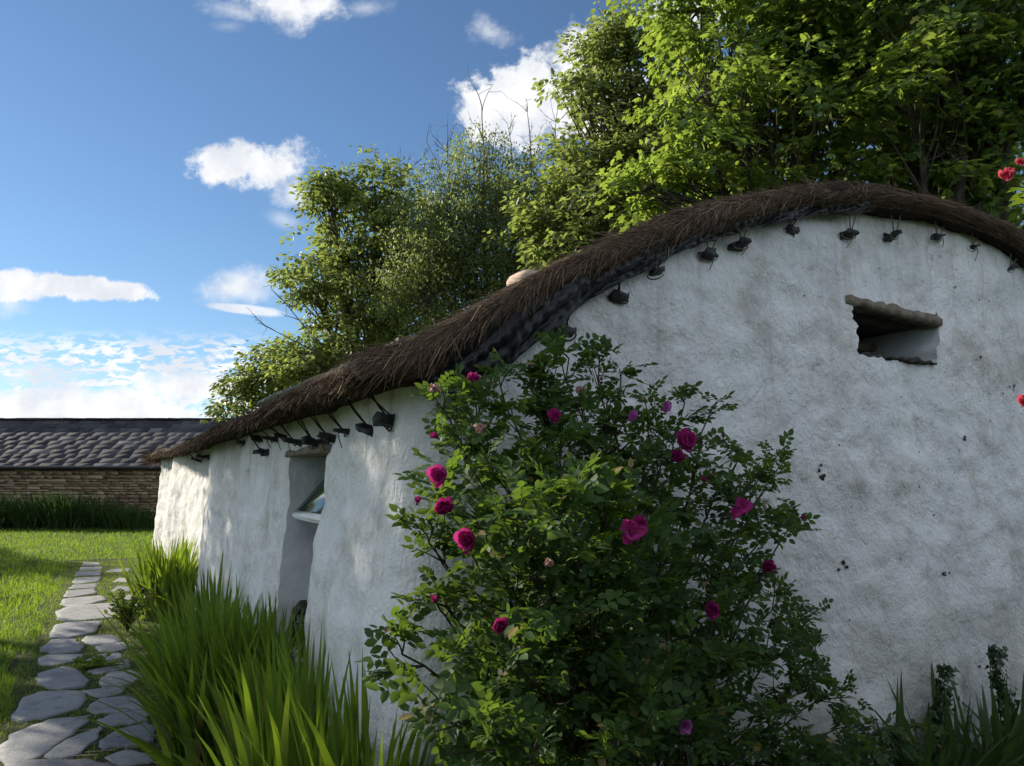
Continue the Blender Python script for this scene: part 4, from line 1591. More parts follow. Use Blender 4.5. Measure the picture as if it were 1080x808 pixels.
def build_rose():
    base = L2W([(.52, -.52, 0)])[0]
    base[2] = gh(base[None])[0]
    o = empty('rose_bush', base)
    tag(o, 'tall leafy rose bush with magenta flowers against the white gable', 'rose bush')
    tips = [(600, 378, -.34), (632, 383, -.30), (655, 400, -.3), (562, 398, -.32), (528, 408, -.34), (492, 425, -.36), (468, 432, -.46), (500, 455, -.5), (486, 480, -.58), (468, 515, -.66), (452, 572, -.7), (478, 545, -.78),
            (540, 440, -.4), (575, 450, -.4), (615, 440, -.38), (650, 460, -.4), (690, 432, -.32), (722, 425, -.32), (745, 445, -.34), (780, 482, -.3), (822, 492, -.3), (800, 505, -.35), (842, 545, -.3), (812, 560, -.36), (770, 530, -.4),
            (730, 500, -.45), (690, 500, -.5), (640, 500, -.6), (795, 612, -.36), (822, 632, -.34), (845, 655, -.34), (866, 698, -.36), (880, 730, -.4), (930, 770, -.34), (860, 720, -.5), (830, 680, -.5), (424, 690, -.78), (470, 650, -.75),
            (470, 640, -.8), (580, 528, -1.12), (612, 520, -1.12), (640, 540, -1.1), (545, 548, -1.12), (600, 560, -1.2), (565, 580, -1.15), (660, 575, -1.05), (700, 580, -.85), (690, 630, -.8), (760, 590, -.6), (760, 640, -.65), (650, 630, -1.0), (545, 620, -1.05), (505, 600, -.98),
            (500, 545, -.85), (520, 500, -.7), (560, 500, -.75), (490, 690, -1.0), (540, 690, -1.1), (570, 640, -1.15), (700, 690, -.95), (760, 710, -.8), (810, 760, -.7), (680, 740, -1.1), (730, 770, -1.0), (650, 790, -1.2), (480, 765, -1.05), (520, 770, -1.15), (560, 800, -1.2), (790, 700, -.6),
            (880, 770, -.5), (860, 800, -.55), (920, 800, -.45), (950, 790, -.35), (965, 765, -.25), (590, 470, -.55), (640, 425, -.36), (580, 410, -.36), (700, 465, -.4)]
    canes, fol = MB(), MB()
    LP, LX, LN, LS = [], [], [], []
    wl = lambda p: W2L(p[None])[0]
    for (px, py, t) in tips:
        tip = L2W([on_gable(px, py, t)])[0]
        st = base + np.array([RS.normal(0, .09), RS.normal(0, .09), -.03])
        hgt = tip[2]
        ctl = st * .45 + tip * .55
        ctl[2] = max(hgt * .72, .35) if hgt < 1.2 else hgt * .62
        ctl[:2] = st[:2] + (tip[:2] - st[:2]) * .28
        n = 18
        c = bez(st, ctl, tip, n)
        c[1:-1] += RS.normal(0, .008, (n - 2, 3))
        tube(canes, c, np.linspace(.008, .0028, n), 5)
        length = np.linalg.norm(np.diff(c, axis=0), axis=1).sum()
        ns = int(4 + 5.8 * length)
        T = norm(np.gradient(c, axis=0))
        for i in range(ns):
            u = 1 - (RS.rand() ** 1.25) * min(.66, .62 + .1 * RS.rand())
            if i < 2: u = 1.0
            k = min(n - 1, int(u * (n - 1)))
            p0 = c[k]
            d = norm(T[k] * .8 + norm(RS.normal(size=3)) * .9 + [0, 0, .35])
            sl = RS.uniform(.05, .17) if i >= 2 else RS.uniform(.03, .10)
            p1 = p0 + d * sl
            loc = wl(p1)
            if loc[0] > -.12 and loc[1] > -.10:      # keep the shoot out of the wall
                p1 = L2W([(loc[0], min(loc[1], -.10), loc[2])])[0]
            if p1[2] < .03: p1[2] = .03
            sh = bez(p0, p0 * .5 + p1 * .5 + RS.normal(0, .012, 3), p1, 5)
            tube(canes, sh, np.linspace(.003, .0016, 5), 4, cap=False)
            nl = RS.randint(4, 8)
            for q in range(nl):
                uu_ = RS.uniform(.25, 1) if q else 1
                b0 = sh[min(4, int(uu_ * 4))]
                LP.append(b0)
                LX.append(norm(d * .5 + norm(RS.normal(size=3) * [1, 1, .5]) * 1.0 + [0, 0, .12]))
                LN.append(norm(np.array([0, -.25, 1.0]) + RS.normal(0, .42, 3)))
                LS.append(RS.uniform(.045, .092))
    LP, LX, LN, LS = map(np.array, (LP, LX, LN, LS))
    LN = norm(LN - LX * (LN * LX).sum(1, keepdims=True))
    LY = np.cross(LN, LX)
    nL = len(LP)
    # pinnate leaves: pairs of leaflets plus one at the tip
    spec = [(.30, 1), (.30, -1), (.55, 1), (.55, -1), (.80, 1), (.80, -1), (1.0, 0)]
    for (u, sd) in spec:
        P = LP + LX * (LS * u)[:, None] - LN * (LS * .12 * u * u)[:, None]
        D = LX * (.45 if sd else 1.0) + LY * (sd * .85) - LN * .12 + RS.normal(0, .12, (nL, 3))
        Nn = LN + RS.normal(0, .22, (nL, 3))
        sc = LS * (.40 if u < .4 else .46) * RS.uniform(.85, 1.15, nL)
        scatter(fol, OVA, OVAF, P, D, Nn, sc, 0, SY=sc * RS.uniform(.85, 1.1, nL))
    canes.build('stems', M['cane'], o, origin=base)
    fol.build('foliage', M['rose_leaf'], o, origin=base)
    ms = {'full': flower_mesh('flower', M['magenta'], .045, FULL, .55, 1), 'deep': flower_mesh('flower', M['crimson'], .042, FULL, .6, 2), 'mauve': flower_mesh('flower', M['mauve'], .036, OPEN, .5, 3),
          'open': flower_mesh('flower', M['magenta'], .046, OPEN, .4, 4), 'bud': flower_mesh('bud', M['crimson'], .022, BUD, .1, 5), 'wilt': flower_mesh('wilted_flower', M['wilt'], .036, WILT, -.5, 6)}
    fl = [(724, 468, -.55, 'full', 1.35, None), (713, 484, -.52, 'deep', 1.0, None), (586, 441, -.5, 'full', .9, None), (466, 505, -.78, 'full', 1.0, 'side'), (469, 536, -.85, 'deep', 1.05, None), (495, 571, -1.0, 'full', .92, 'front'),
          (701, 431, -.45, 'mauve', 1.0, None), (668, 441, -.5, 'mauve', .9, None), (666, 561, -1.15, 'open', .85, None), (676, 555, -1.15, 'full', .65, None), (783, 534, -.5, 'open', .9, None), (775, 541, -.5, 'open', .6, None), (809, 598, -.5, 'deep', 1.05, 'front'),
          (750, 644, -.85, 'full', .92, 'front'), (528, 660, -1.05, 'deep', .72, 'front'), (722, 765, -1.05, 'mauve', .85, 'front'), (498, 401, -.45, 'deep', .8, None), (507, 450, -.6, 'wilt', .9, None), (456, 408, -.5, 'wilt', .9, None),
          (440, 531, -.85, 'bud', 1.0, None), (460, 636, -.9, 'bud', 1.0, None), (743, 509, -.5, 'bud', 1.2, None), (846, 548, -.4, 'bud', 1.0, None), (611, 410, -.4, 'wilt', .8, None), (578, 592, -1.2, 'wilt', .6, None), (462, 462, -.55, 'bud', 1.2, None)]
    names = {'full': 'flower', 'deep': 'flower', 'mauve': 'flower', 'open': 'flower', 'bud': 'bud', 'wilt': 'wilted_flower'}
    for (px, py, t, kind, sc, face) in fl:
        p = L2W([on_gable(px, py, t - .06)])[0]
        f = bpy.data.objects.new(names[kind], ms[kind])
        COL.objects.link(f)
        f.parent = o
        f.location = tuple(p - base)
        d = Vector((RS.normal(-.15, .3), -.75, RS.uniform(.1, .6)))
        if face == 'front': d = Vector((RS.normal(0, .15), -1, .12))
        if kind == 'bud': d = Vector((RS.normal(0, .4), -.3, .8))
        f.rotation_euler = d.to_track_quat('Z', 'Y').to_euler()
        f.scale = (sc * .88 * RS.uniform(.9, 1.1), sc * .88 * RS.uniform(.85, 1.1), sc * .88)


build_rose()


# ------------------------------------------------------------------ rose arching in from the right, ivy on the gable
def build_right_rose():
    root = np.array([1.95, 2.05, 0])
    root[2] = gh(root[None])[0]
    o = empty('climbing_rose', root)
    tag(o, 'coral pink rose shoots leaning in at the right edge', 'rose')
    st, fo = MB(), MB()
    A, B = at_depth(1062, 187, 2.25), at_depth(1080, 425, 2.2)
    mid = np.array([1.78, 2.1, 1.55])
    main = bez(root + [0, 0, -.03], (1.98, 2.0, 1.0), mid, 14)
    tube(st, main, np.linspace(.010, .006, 14), 6)
    s1 = bez(mid, (1.85, 2.15, 2.4), A - [0, 0, .02], 14)
    s2 = bez(mid, (1.72, 2.1, 1.78), B - [0, 0, .02], 8)
    s3 = bez(s1[5], s1[5] + [.1, .05, .3], (1.95, 2.25, 2.75), 8)
    P, X, N, S = [], [], [], []
    for s, k in ((s1, 70), (s2, 8), (s3, 26)):
        tube(st, s, np.linspace(.005, .002, len(s)), 5)
        for i in range(k):
            u = RS.uniform(.45, .97)
            p = s[int(u * (len(s) - 1))]
            P.append(p)
            X.append(norm(RS.normal(size=3) * [1, 1, .5] + [.5, 0, .2]))
            N.append(norm(RS.normal(0, .5, 3) + [0, -.3, 1]))
            S.append(RS.uniform(.05, .085))
    P, X, N, S = map(np.array, (P, X, N, S))
    Y = np.cross(N, X)
    for (u, sd) in ((.4, 1), (.4, -1), (.75, 1), (.75, -1), (1, 0)):
        scatter(fo, OVA, OVAF, P + X * (S * u)[:, None], X * (.5 if sd else 1) + Y * sd * .8, N + RS.normal(0, .2, N.shape), S * .5)
    st.build('stems', M['cane'], o, origin=root)
    fo.build('foliage', M['weed'], o, origin=root)
    me = flower_mesh('flower', M['coral'], .034, FULL, .55, 9)
    for (p, sc) in ((A, .8), (A + [.022, .02, .022], .55), (A + [.045, .0, .045], .5), (B + [.012, 0, 0], .9)):
        f = bpy.data.objects.new('flower', me)
        COL.objects.link(f)
        f.parent = o
        f.location = tuple(p - root)
        f.rotation_euler = Vector((RS.normal(-.3, .3), -.8, .3)).to_track_quat('Z', 'Y').to_euler()
        f.scale = (sc,) * 3


build_right_rose()


def build_ivy(px_pts, label, dens):
    pts = np.array([on_gable(x, y, -.12) for x, y in px_pts])
    foot = pts[0].copy()
    foot[2] = 0
    pts = np.vstack([foot, pts])
    d = np.linspace(0, 1, len(pts))
    u = np.linspace(0, 1, 26)
    c = np.c_[[np.interp(u, d, pts[:, k]) for k in range(3)]].T
    c[:, 0] += .012 * np.sin(u * 22)
    zz = c[:, 2]
    c[:, 1] = -.04 - .13 * np.clip(1 - zz / 2.0, 0, 1) ** 1.4 - .05
    W = L2W(c)
    root = W[0].copy()
    root[2] = gh(root[None])[0]
    mb, fo = MB(), MB()
    tube(mb, W, np.linspace(.006, .002, 26), 5)
    n = dens
    uu_ = RS.uniform(.02, 1, n) ** .85
    P = np.c_[[np.interp(uu_, u, W[:, k]) for k in range(3)]].T
    spread = .035 * (1.25 - uu_)
    P = P + np.outer(RS.normal(0, 1, n) * (spread + .012), GV) - np.outer(np.abs(RS.normal(0, .03, n)) + .01, DV)
    X = np.c_[RS.normal(0, .7, n), RS.normal(-.15, .3, n), RS.normal(-.75, .5, n)]
    N = -DV[None] + RS.normal(0, .4, (n, 3)) + [0, 0, .45]
    S = RS.uniform(.024, .05, n) * (1.15 - .45 * uu_)
    scatter(fo, IVY, IVYF, P, X, N, S)
    o = empty('ivy', root)
    tag(o, label, 'ivy', 'ivy stems climbing the gable wall')
    mb.build('stem', M['ivy_stem'], o, origin=root)
    fo.build('foliage', M['ivy'], o, origin=root)


build_ivy([(1040, 800), (1042, 740), (1036, 710), (1034, 678)], 'taller ivy stem climbing the gable at the right edge', 420)
build_ivy([(978, 800), (973, 755), (978, 725), (982, 698)], 'shorter ivy stem climbing the gable next to the rose bush', 340)


# ------------------------------------------------------------------ trees
def tree(name, label, base, lobes, leaf, leafm, n_clu, per, lsz, clu_r, trunk_r, flat=.45, group=None, seed=1, fork=.35, leafdir='out', bare=(), twigs=18, lean=(0, 0), shell=.34, gaps=.26):
    """lobes: (x,y,z, rx,ry,rz) in world coordinates"""
    rs = np.random.RandomState(seed)
    base = np.array(base, float)
    base[2] = gh(base[None])[0]
    o = empty(name, base)
    tag(o, label, 'tree', group)
    tr, cr = MB(), MB()
    lobes = np.array(lobes, float)
    ctr = lobes[:, :3].mean(0)
    top = lobes[:, 2].max()
    fz = top * fork
    fk = base + np.array([(ctr[0] - base[0]) * .25, (ctr[1] - base[1]) * .25, fz])
    tp = bez(base - [0, 0, .15], base + [lean[0], lean[1], fz * .5], fk, 9)
    tube(tr, tp, np.linspace(trunk_r * 1.35, trunk_r * .9, 9) * np.r_[1.15, np.ones(8)], 10)
    vols = (lobes[:, 3] * lobes[:, 4] * lobes[:, 5]) ** .75
    cnt = np.maximum(6, (n_clu * vols / vols.sum()).astype(int))
    CP, CO = [], []
    for li, lb in enumerate(lobes):
        c, R = lb[:3], lb[3:]
        ctl = fk * .5 + c * .5 + np.array([0, 0, -.1 * R[2]]) + rs.normal(0, .15, 3)
        limb = bez(fk, ctl, c + [0, 0, R[2] * .25], 10)
        limb[1:-1] += rs.normal(0, .03, (8, 3))
        tube(tr, limb, np.linspace(trunk_r * .6, trunk_r * .16, 10), 7, cap=False)
        k = cnt[li]
        d = norm(rs.normal(size=(k, 3)))
        r = rs.uniform(0, 1, k) ** shell
        # lumpy surface so that the outline is uneven
        lump = 1 + .45 * perlin(d * 1.9 + li * 7) + .30 * perlin(d * 4.5 + li * 3)
        p = c + d * (r * lump)[:, None] * R
        CP.append(p)
        CO.append(np.c_[d * [1, 1, .5]])
        m = min(k, twigs)
        for q in rs.choice(k, m, replace=False):
            s0 = limb[rs.randint(4, 10)]
            e = p[q]
            mid = s0 * .5 + e * .5 + np.array([0, 0, -.12]) + rs.normal(0, .12, 3)
            tw = bez(s0, mid, e, 7)
            tube(tr, tw, np.linspace(trunk_r * .14, trunk_r * .035, 7), 5, cap=False)
    CP, CO = np.concatenate(CP), np.concatenate(CO)
    if gaps > 0:
        fld = perlin(CP * 1.15 + seed * 3.7) + .6 * perlin(CP * 2.6 + seed * 1.3)
        keepc = fld > np.quantile(fld, gaps)
        CP, CO = CP[keepc], CO[keepc]
    out = rs.rand(len(CP)) < .10
    CP = CP + np.where(out[:, None], CO * rs.uniform(.15, .55, (len(CP), 1)) * lobes[:, 3].mean(), 0)
    K = len(CP)
    n = K * per
    idx = np.repeat(np.arange(K), per)
    a = rs.uniform(0, 6.28, n)
    csz = rs.uniform(.6, 1.25, K)
    rr = np.sqrt(rs.uniform(0, 1, n)) * clu_r * csz[idx]
    tilt = norm(np.array([0, 0, 1.0]) + CO * .5 + rs.normal(0, .25, (K, 3)))       # normal of each leaf spray
    e1 = norm(np.cross(tilt, rs.normal(size=(K, 3))))
    e2 = np.cross(tilt, e1)
    P = CP[idx] + e1[idx] * (rr * np.cos(a))[:, None] + e2[idx] * (rr * np.sin(a))[:, None] + tilt[idx] * (rs.normal(0, clu_r * flat * .5, n))[:, None] - np.c_[np.zeros((n, 2)), (rr / clu_r) ** 2 * clu_r * .22]
    radial = e1[idx] * np.cos(a)[:, None] + e2[idx] * np.sin(a)[:, None]
    if leafdir == 'out':
        X = radial * .9 + CO[idx] * .5 + rs.normal(0, .35, (n, 3)) + [0, 0, -.35]
        N = tilt[idx] + rs.normal(0, .38, (n, 3))
    else:
        X = rs.normal(0, .5, (n, 3)) + [0, 0, -.6]
        N = rs.normal(size=(n, 3)) + [0, 0, .4]
    tv, tf = {'syc': (SYC, SYCF), 'ova': (OVA, OVAF), 'small': (SMALL, SMALLF)}[leaf]
    keep = P[:, 2] > .2
    P, X, N = P[keep], X[keep], N[keep]
    S = lsz * rs.uniform(.55, 1.2, len(P))
    scatter(cr, tv, tf, P, X, N, S)
    tr.build('trunk', M['bark'], o, origin=base)
    cr.build('crown', M[leafm], o, origin=base)
    if len(bare):
        for (p0, p1, rad) in bare:
            bb = MB()
            p0, p1 = np.array(p0, float), np.array(p1, float)
            L_ = np.linalg.norm(p1 - p0)
            c = bez(p0, p0 * .5 + p1 * .5 + rs.normal(0, .08 * L_, 3), p1, 9)
            tube(bb, c, np.linspace(rad, rad * .25, 9), 5)
            for k in range(9):
                s0 = c[rs.randint(2, 9)]
                d = norm(norm(p1 - p0) * .8 + norm(rs.normal(size=3)) * .8)
                e = s0 + d * L_ * rs.uniform(.12, .4)
                c2 = bez(s0, (s0 + e) / 2 + rs.normal(0, .03 * L_, 3), e, 6)
                tube(bb, c2, np.linspace(rad * .4, rad * .12, 6), 4)
                for h in range(2):
                    s1 = c2[rs.randint(2, 6)]
                    e2_ = s1 + norm(d + rs.normal(0, .7, 3)) * L_ * rs.uniform(.05, .16)
                    tube(bb, [s1, (s1 + e2_) / 2 + rs.normal(0, .01, 3), e2_], [rad * .2, rad * .15, rad * .1], 4)
            bb.build('bare_branch', M['twig'], o, origin=base)
    return o


def pxl(px, py, Y, rx, ry, rz):
    """lobe centred where the photo shows it at depth Y; radii in metres"""
    p = at_depth(px, py, Y)
    return (p[0], p[1], p[2], rx, ry, rz)


def build_trees():
    G = 'trees behind the cottage'
    # left sycamore
    Y = 21.0
    lob = [pxl(395, 205, Y, 1.55, 1.5, 1.0), pxl(350, 210, Y, .8, 1.0, .95), pxl(425, 250, Y, 1.2, 1.5, 1.3), pxl(365, 270, Y, 1.5, 1.6, .9), pxl(325, 300, Y - .5, .9, 1.2, .7), pxl(400, 320, Y, 1.9, 1.7, 1.1), pxl(440, 300, Y + .3, 1.2, 1.5, 1.3), pxl(375, 360, Y, 1.7, 1.7, .8), pxl(335, 380, Y, 1.5, 1.5, .7)]
    br = [(at_depth(365, 385, Y - .6), at_depth(300, 318, Y - .8), .035), (at_depth(350, 380, Y - .6), at_depth(282, 345, Y - .8), .03), (at_depth(400, 230, Y), at_depth(448, 165, Y), .03)]
    tree('sycamore_tree', 'rounded sunlit sycamore left of the feathery willow', (at_depth(385, 500, Y)[0], Y, 0), lob, 'ova', 'syc_far', 1050, 34, .16, .34, .2, .55, G, 11, .4, bare=br, twigs=26)
    Y = 23.0
    lob = [pxl(265, 405, Y, .8, 1.0, .55), pxl(300, 385, Y, 1.1, 1.2, .7), pxl(345, 390, Y, 1.4, 1.2, .7), pxl(250, 425, Y, .6, .8, .4)]
    tree('hawthorn_tree', 'low bushy tree rising just above the thatch on the left', (at_depth(300, 500, Y)[0], Y, 0), lob, 'ova', 'syc_far', 210, 46, .17, .38, .1, .6, G, 12, .5, twigs=8)
    # willow with thin leaves
    Y = 19.0
    lob = [pxl(510, 185, Y, 1.0, 1.0, 1.3), pxl(480, 215, Y, 1.1, 1.2, 1.3), pxl(545, 200, Y, 1.1, 1.2, 1.3), pxl(500, 260, Y, 1.8, 1.6, 1.4), pxl(560, 260, Y, 1.5, 1.5, 1.5), pxl(460, 285, Y, 1.3, 1.4, 1.2), pxl(520, 310, Y, 1.9, 1.7, 1.1), pxl(590, 230, Y, 1.2, 1.2, 1.4), pxl(450, 250, Y, .9, 1.1, 1.0), pxl(440, 310, Y, 1.2, 1.2, 1.0), pxl(570, 300, Y, 1.6, 1.4, 1.1)]
    br = [(at_depth(520, 230, Y), at_depth(508, 112, Y), .04), (at_depth(475, 215, Y), at_depth(472, 140, Y), .03), (at_depth(560, 190, Y), at_depth(556, 118, Y), .03), (at_depth(480, 230, Y), at_depth(450, 150, Y), .022), (at_depth(590, 180, Y), at_depth(587, 122, Y), .025), (at_depth(540, 180, Y), at_depth(535, 130, Y), .022), (at_depth(500, 180, Y), at_depth(490, 135, Y), .02)]
    tree('willow_tree', 'feathery olive green willow with bare twigs at its top', (at_depth(520, 500, Y)[0], Y, 0), lob, 'small', 'willow', 1500, 56, .095, .42, .18, .8, G, 13, .35, 'hang', bare=br, twigs=22)
    # mid sycamore
    Y = 16.0
    lob = [pxl(660, 35, Y, .9, 1.1, .8), pxl(635, 70, Y, 1.0, 1.1, .8), pxl(690, 80, Y, 1.2, 1.3, 1.2), pxl(620, 105, Y, .9, 1.0, .6), pxl(650, 140, Y, 1.4, 1.4, 1.0), pxl(615, 175, Y, .9, 1.2, .8), pxl(680, 190, Y, 1.6, 1.6, 1.1), pxl(610, 235, Y - .3, 1.1, 1.2, .8), pxl(720, 130, Y, 1.3, 1.3, 1.2), pxl(660, 245, Y, 1.5, 1.5, .7), pxl(760, 200, Y + .5, 1.8, 1.6, 1.6), pxl(588, 265, Y, 1.0, 1.2, .8), pxl(575, 215, Y + .4, .9, 1.0, .8), pxl(640, 200, Y - .5, 1.0, 1.0, .8)]
    tree('sycamore_tree', 'tall sycamore between the willow and the big dark sycamore', (at_depth(680, 500, Y)[0], Y, 0), lob, 'ova', 'syc_far', 1000, 36, .15, .36, .2, .5, G, 14, .4, twigs=24)
    # big sycamore on the right, leaves large enough to read
    Y = 11.2
    lob = [pxl(775, 60, Y, 1.0, 1.1, .8), pxl(740, 110, Y - .4, .85, 1.0, .55), pxl(800, 120, Y, 1.1, 1.2, .8), pxl(745, 165, Y - .6, 1.0, 1.0, .5), pxl(850, 60, Y, 1.2, 1.3, 1.0), pxl(690, 205, Y - .6, .75, .9, .42), pxl(860, 135, Y - .8, 1.1, 1.1, .6), pxl(920, 60, Y - .5, 1.2, 1.2, .9), pxl(780, 210, Y, 1.0, 1.1, .4), pxl(830, 10, Y, 1.3, 1.4, 1.0), pxl(740, 20, Y + .5, 1.0, 1.1, .8), pxl(920, -40, Y, 1.8, 1.6, 1.2), pxl(810, -80, Y, 1.6, 1.6, 1.2)]
    tree('sycamore_tree', 'big broad leaved sycamore overhanging the top of the thatch', (at_depth(870, 500, Y)[0], Y, 0), lob, 'syc', 'syc', 900, 34, .128, .36, .17, .30, G, 15, .42, twigs=26)
    Y = 9.6
    lob = [pxl(1000, 40, Y, 1.1, 1.2, .8), pxl(1060, 80, Y, 1.1, 1.2, .8), pxl(960, 100, Y, .9, 1.0, .6), pxl(1040, 150, Y + .3, 1.0, 1.0, .45), pxl(1090, 10, Y, 1.2, 1.2, 1.0), pxl(980, -40, Y, 1.4, 1.3, .9), pxl(1150, 120, Y, 1.0, 1.2, .9), pxl(970, 160, Y + .6, .8, .9, .3), pxl(1080, -90, Y, 1.6, 1.5, 1.0), pxl(985, 190, Y + .3, .7, .8, .3), pxl(1062, 205, Y, .7, .8, .35), pxl(925, 175, Y + .5, .6, .7, .28)]
    tree('sycamore_tree', 'dark shaded sycamore at the top right corner', (at_depth(1015, 500, Y)[0], Y, 0), lob, 'syc', 'syc', 600, 34, .128, .36, .13, .30, G, 16, .40, twigs=20)
    # darker trees closing the gaps behind
    Y = 17.5
    lob = [pxl(880, 120, Y, 2.2, 1.6, 1.8), pxl(980, 130, Y, 2.2, 1.6, 1.8), pxl(1080, 120, Y, 2.2, 1.6, 2.0), pxl(830, 200, Y, 2.0, 1.5, 1.3), pxl(940, 210, Y, 2.2, 1.5, 1.2), pxl(1050, 220, Y, 2.0, 1.6, 1.3), pxl(920, 40, Y, 2.2, 1.6, 1.6), pxl(1040, 30, Y, 2.2, 1.6, 1.6)]
    tree('ash_tree', 'dense tree further back behind the two right hand sycamores', (at_depth(960, 500, Y)[0], Y, 0), lob, 'ova', 'syc_far', 340, 40, .19, .5, .22, .6, G, 17, .35, twigs=10)
    # trees standing out of frame on the left; their shade falls over the lawn and the long wall
    S = 'shade trees left of the lawn'
    lbs = ['shade tree out of frame beside the lawn, nearest the camera', 'shade tree out of frame beside the lawn, middle one', 'shade tree out of frame beside the lawn, nearest the barn']
    for i, (x, y, h, k) in enumerate([(-10.6, 9.6, 7.4, 230), (-12.6, 12.2, 7.4, 230), (-23.0, 22.5, 7.6, 150)]):
        r2 = np.random.RandomState(40 + i)
        lob = [(x + r2.uniform(-1.1, 1.1), y + r2.uniform(-1.3, 1.3), q, 1.5, 1.6, .75) for q in (1.2, 1.9, 2.6, 5.3, 5.5, 5.9, 6.4, 7.0)]
        tree('hedgerow_tree', lbs[i], (x, y, 0), lob, 'small', 'syc_far', k, 46, .22, .55, .2, .6, S, 50 + i, .3, twigs=6, gaps=0)


build_trees()

# ------------------------------------------------------------------ sky, sun, camera
SUN_AZ, SUN_EL = 60.0, 23.0           # degrees to the left of the view axis, and above the horizon


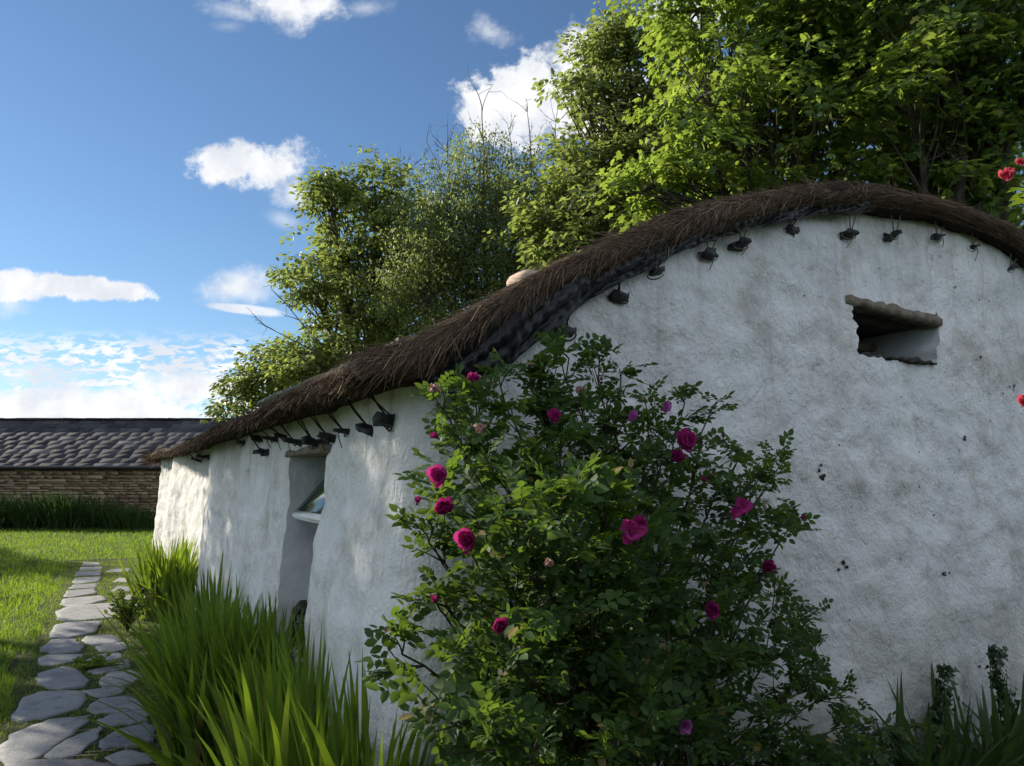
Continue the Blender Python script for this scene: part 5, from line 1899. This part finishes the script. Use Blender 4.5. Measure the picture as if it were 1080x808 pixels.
def build_world():
    w = bpy.data.worlds.new('World')
    SC.world = w
    w.use_nodes = True
    w.node_tree.nodes.clear()
    nt = NT(w.node_tree)
    out = nt.n('ShaderNodeOutputWorld')
    bg = nt.n('ShaderNodeBackground')
    sky = nt.n('ShaderNodeTexSky')
    sky.sky_type = 'NISHITA'
    sky.sun_disc = False
    sky.sun_elevation = math.radians(SUN_EL)
    sky.sun_rotation = math.radians(-SUN_AZ)
    sky.altitude = 50
    sky.air_density = 1.0
    sky.dust_density = .05
    sky.ozone_density = 3.0
    tc = nt.n('ShaderNodeTexCoord')
    sp = nt.n('ShaderNodeSeparateXYZ')
    nt.link(tc.outputs['Generated'], sp.inputs[0])
    yy = nt.math('MAXIMUM', sp.outputs[1], .06)
    u = nt.math('DIVIDE', sp.outputs[0], yy)
    v = nt.math('DIVIDE', sp.outputs[2], yy)
    front = nt.maprange(sp.outputs[1], .10, .25)
    cb = nt.n('ShaderNodeCombineXYZ')
    nt.link(u, cb.inputs[0])
    nt.link(v, cb.inputs[1])
    uv = cb.outputs[0]
    nbig = nt.noise(uv, 7.0, 6, .62)
    nfine = nt.noise(uv, 26.0, 7, .68)
    wisp = nt.math('MULTIPLY', nt.math('SUBTRACT', nfine, .5), 1.1)
    nn = nt.math('ADD', nt.math('MULTIPLY', nt.math('SUBTRACT', nbig, .5), 2.7), nt.math('MULTIPLY', nt.math('SUBTRACT', nfine, .5), 1.5))

    def uvp(px, py):
        r = ray(px, py)
        return r[0] / r[1], r[2] / r[1]
    puffs = [  # px, py, rx, ry (pixels), rotation, sharpness, density
        (245, 172, 60, 30, -8, .55, 1.0), (285, 175, 50, 34, 0, .55, 1.0), (310, 205, 36, 26, 20, .8, .8), (300, 232, 30, 14, 20, 1.2, .5),
        (315, 6, 95, 34, 0, .9, .95), (250, 12, 55, 18, 10, 1.1, .55), (385, 8, 50, 18, 0, 1.2, .5), (240, 28, 30, 12, 0, 1.3, .35),
        (560, 105, 105, 62, -30, .45, 1.1), (620, 110, 90, 60, 0, .5, 1.0), (520, 35, 40, 22, 20, 1.2, .85), (720, 10, 60, 30, 0, .7, .9), (600, 60, 60, 40, -40, .7, .8),
        (245, 302, 46, 22, -12, 1.2, .9), (255, 297, 24, 11, -30, 1.3, .7),
        (75, 303, 102, 15, 4, .30, 1.05), (10, 302, 70, 20, 0, .34, .95), (15, 320, 28, 18, 0, 1.2, .5), (255, 326, 45, 6, 7, .5, .8),
        (60, 424, 190, 20, 0, .8, 1.0), (205, 412, 75, 34, 5, .8, 1.0), (120, 436, 260, 16, 0, .6, 1.0), (330, 420, 120, 34, 0, .6, 1.0), (40, 395, 90, 16, 0, 1.2, .7), 
    ]
    tot = None
    for (px, py, rx, ry, rot, soft, den) in puffs:
        uc, vc = uvp(px, py)
        du, dv = rx / F_PX * 1.02, ry / F_PX * 1.02
        a = math.radians(-rot)
        x = nt.math('SUBTRACT', u, uc)
        y = nt.math('SUBTRACT', v, vc)
        xr = nt.math('ADD', nt.math('MULTIPLY', x, math.cos(a) / du), nt.math('MULTIPLY', y, math.sin(a) / du))
        yr = nt.math('ADD', nt.math('MULTIPLY', x, -math.sin(a) / dv), nt.math('MULTIPLY', y, math.cos(a) / dv))
        d = nt.math('SQRT', nt.math('ADD', nt.math('MULTIPLY', xr, xr), nt.math('MULTIPLY', yr, yr)))
        nk = .16 if soft < .36 else (.42 if ry < 16 else 1.0)
        f = nt.math('ADD', nt.math('SUBTRACT', 1.0, d), nt.math('ADD', nt.math('MULTIPLY', nn, nk), wisp) if nk < .3 else nt.math('MULTIPLY', nn, nk))
        mk = nt.math('MULTIPLY', nt.maprange(f, 0.0, soft), den)
        tot = mk if tot is None else nt.math('MAXIMUM', tot, mk)
    # mackerel flecks low on the left
    fl = nt.noise(nt.mapping(uv, (40, 120, 1), (0, 0, -.10)), 1.0, 5, .6, .4)
    band = nt.math('MULTIPLY', nt.maprange(v, .205, .165), nt.maprange(u, -.30, -.38))
    band = nt.math('MULTIPLY', band, nt.maprange(v, .05, .09))
    fleck = nt.math('MULTIPLY', nt.maprange(fl, .45, .55), nt.math('MULTIPLY', band, .95))
    tot = nt.math('MAXIMUM', tot, nt.math('MULTIPLY', fleck, 1.0))
    # broken fair-weather cloud for the unseen sky, brightened to lift the shaded gable
    gen = nt.noise(tc.outputs['Generated'], 2.6, 6, .6)
    rest = nt.math('MULTIPLY', nt.maprange(gen, .47, .63), nt.math('SUBTRACT', 1.0, front))
    tot = nt.math('MULTIPLY', tot, front)
    # cloud colour: bright tops, greyer thick parts
    shade = nt.maprange(nt.noise(uv, 9, 5, .6), .35, .65)
    ccol = nt.mix(shade, (4.3, 4.5, 4.9), (6.1, 6.1, 6.05))
    deep = nt.mix(1.0, sky.outputs[0], (.58, .64, .68), 'MULTIPLY')
    col = nt.mix(tot, deep, ccol)
    col = nt.mix(rest, col, (10.4, 10.7, 11.3))
    nt.link(col, bg.inputs[0])
    bg.inputs[1].default_value = .10
    nt.link(bg.outputs[0], out.inputs[0])


build_world()
ld = bpy.data.lights.new('sun', 'SUN')
ld.energy = 4.6
ld.angle = math.radians(.6)
ld.color = (1.0, .90, .74)
so = bpy.data.objects.new('sun', ld)
COL.objects.link(so)
az, el = math.radians(SUN_AZ), math.radians(SUN_EL)
sd_ = Vector((-math.sin(az) * math.cos(el), math.cos(az) * math.cos(el), math.sin(el)))
so.rotation_euler = sd_.to_track_quat('Z', 'Y').to_euler()
so.location = (-20, 15, 20)

cd = bpy.data.cameras.new('camera')
cd.sensor_fit = 'HORIZONTAL'
cd.sensor_width = 36
cd.lens = 36 * F_PX / 1080
cd.clip_end = 5000
cd.clip_start = .05
co = bpy.data.objects.new('camera', cd)
COL.objects.link(co)
co.location = tuple(CAM)
co.rotation_euler = (math.pi / 2 + PITCH, 0, 0)
SC.camera = co

vs = SC.view_settings
vs.view_transform = 'Standard'
vs.look = 'None'
vs.gamma = 1
vs.exposure = 0.88
vs.use_curve_mapping = False
SC.cycles.max_bounces = 6
SC.cycles.transparent_max_bounces = 6
SC.cycles.use_denoising = True
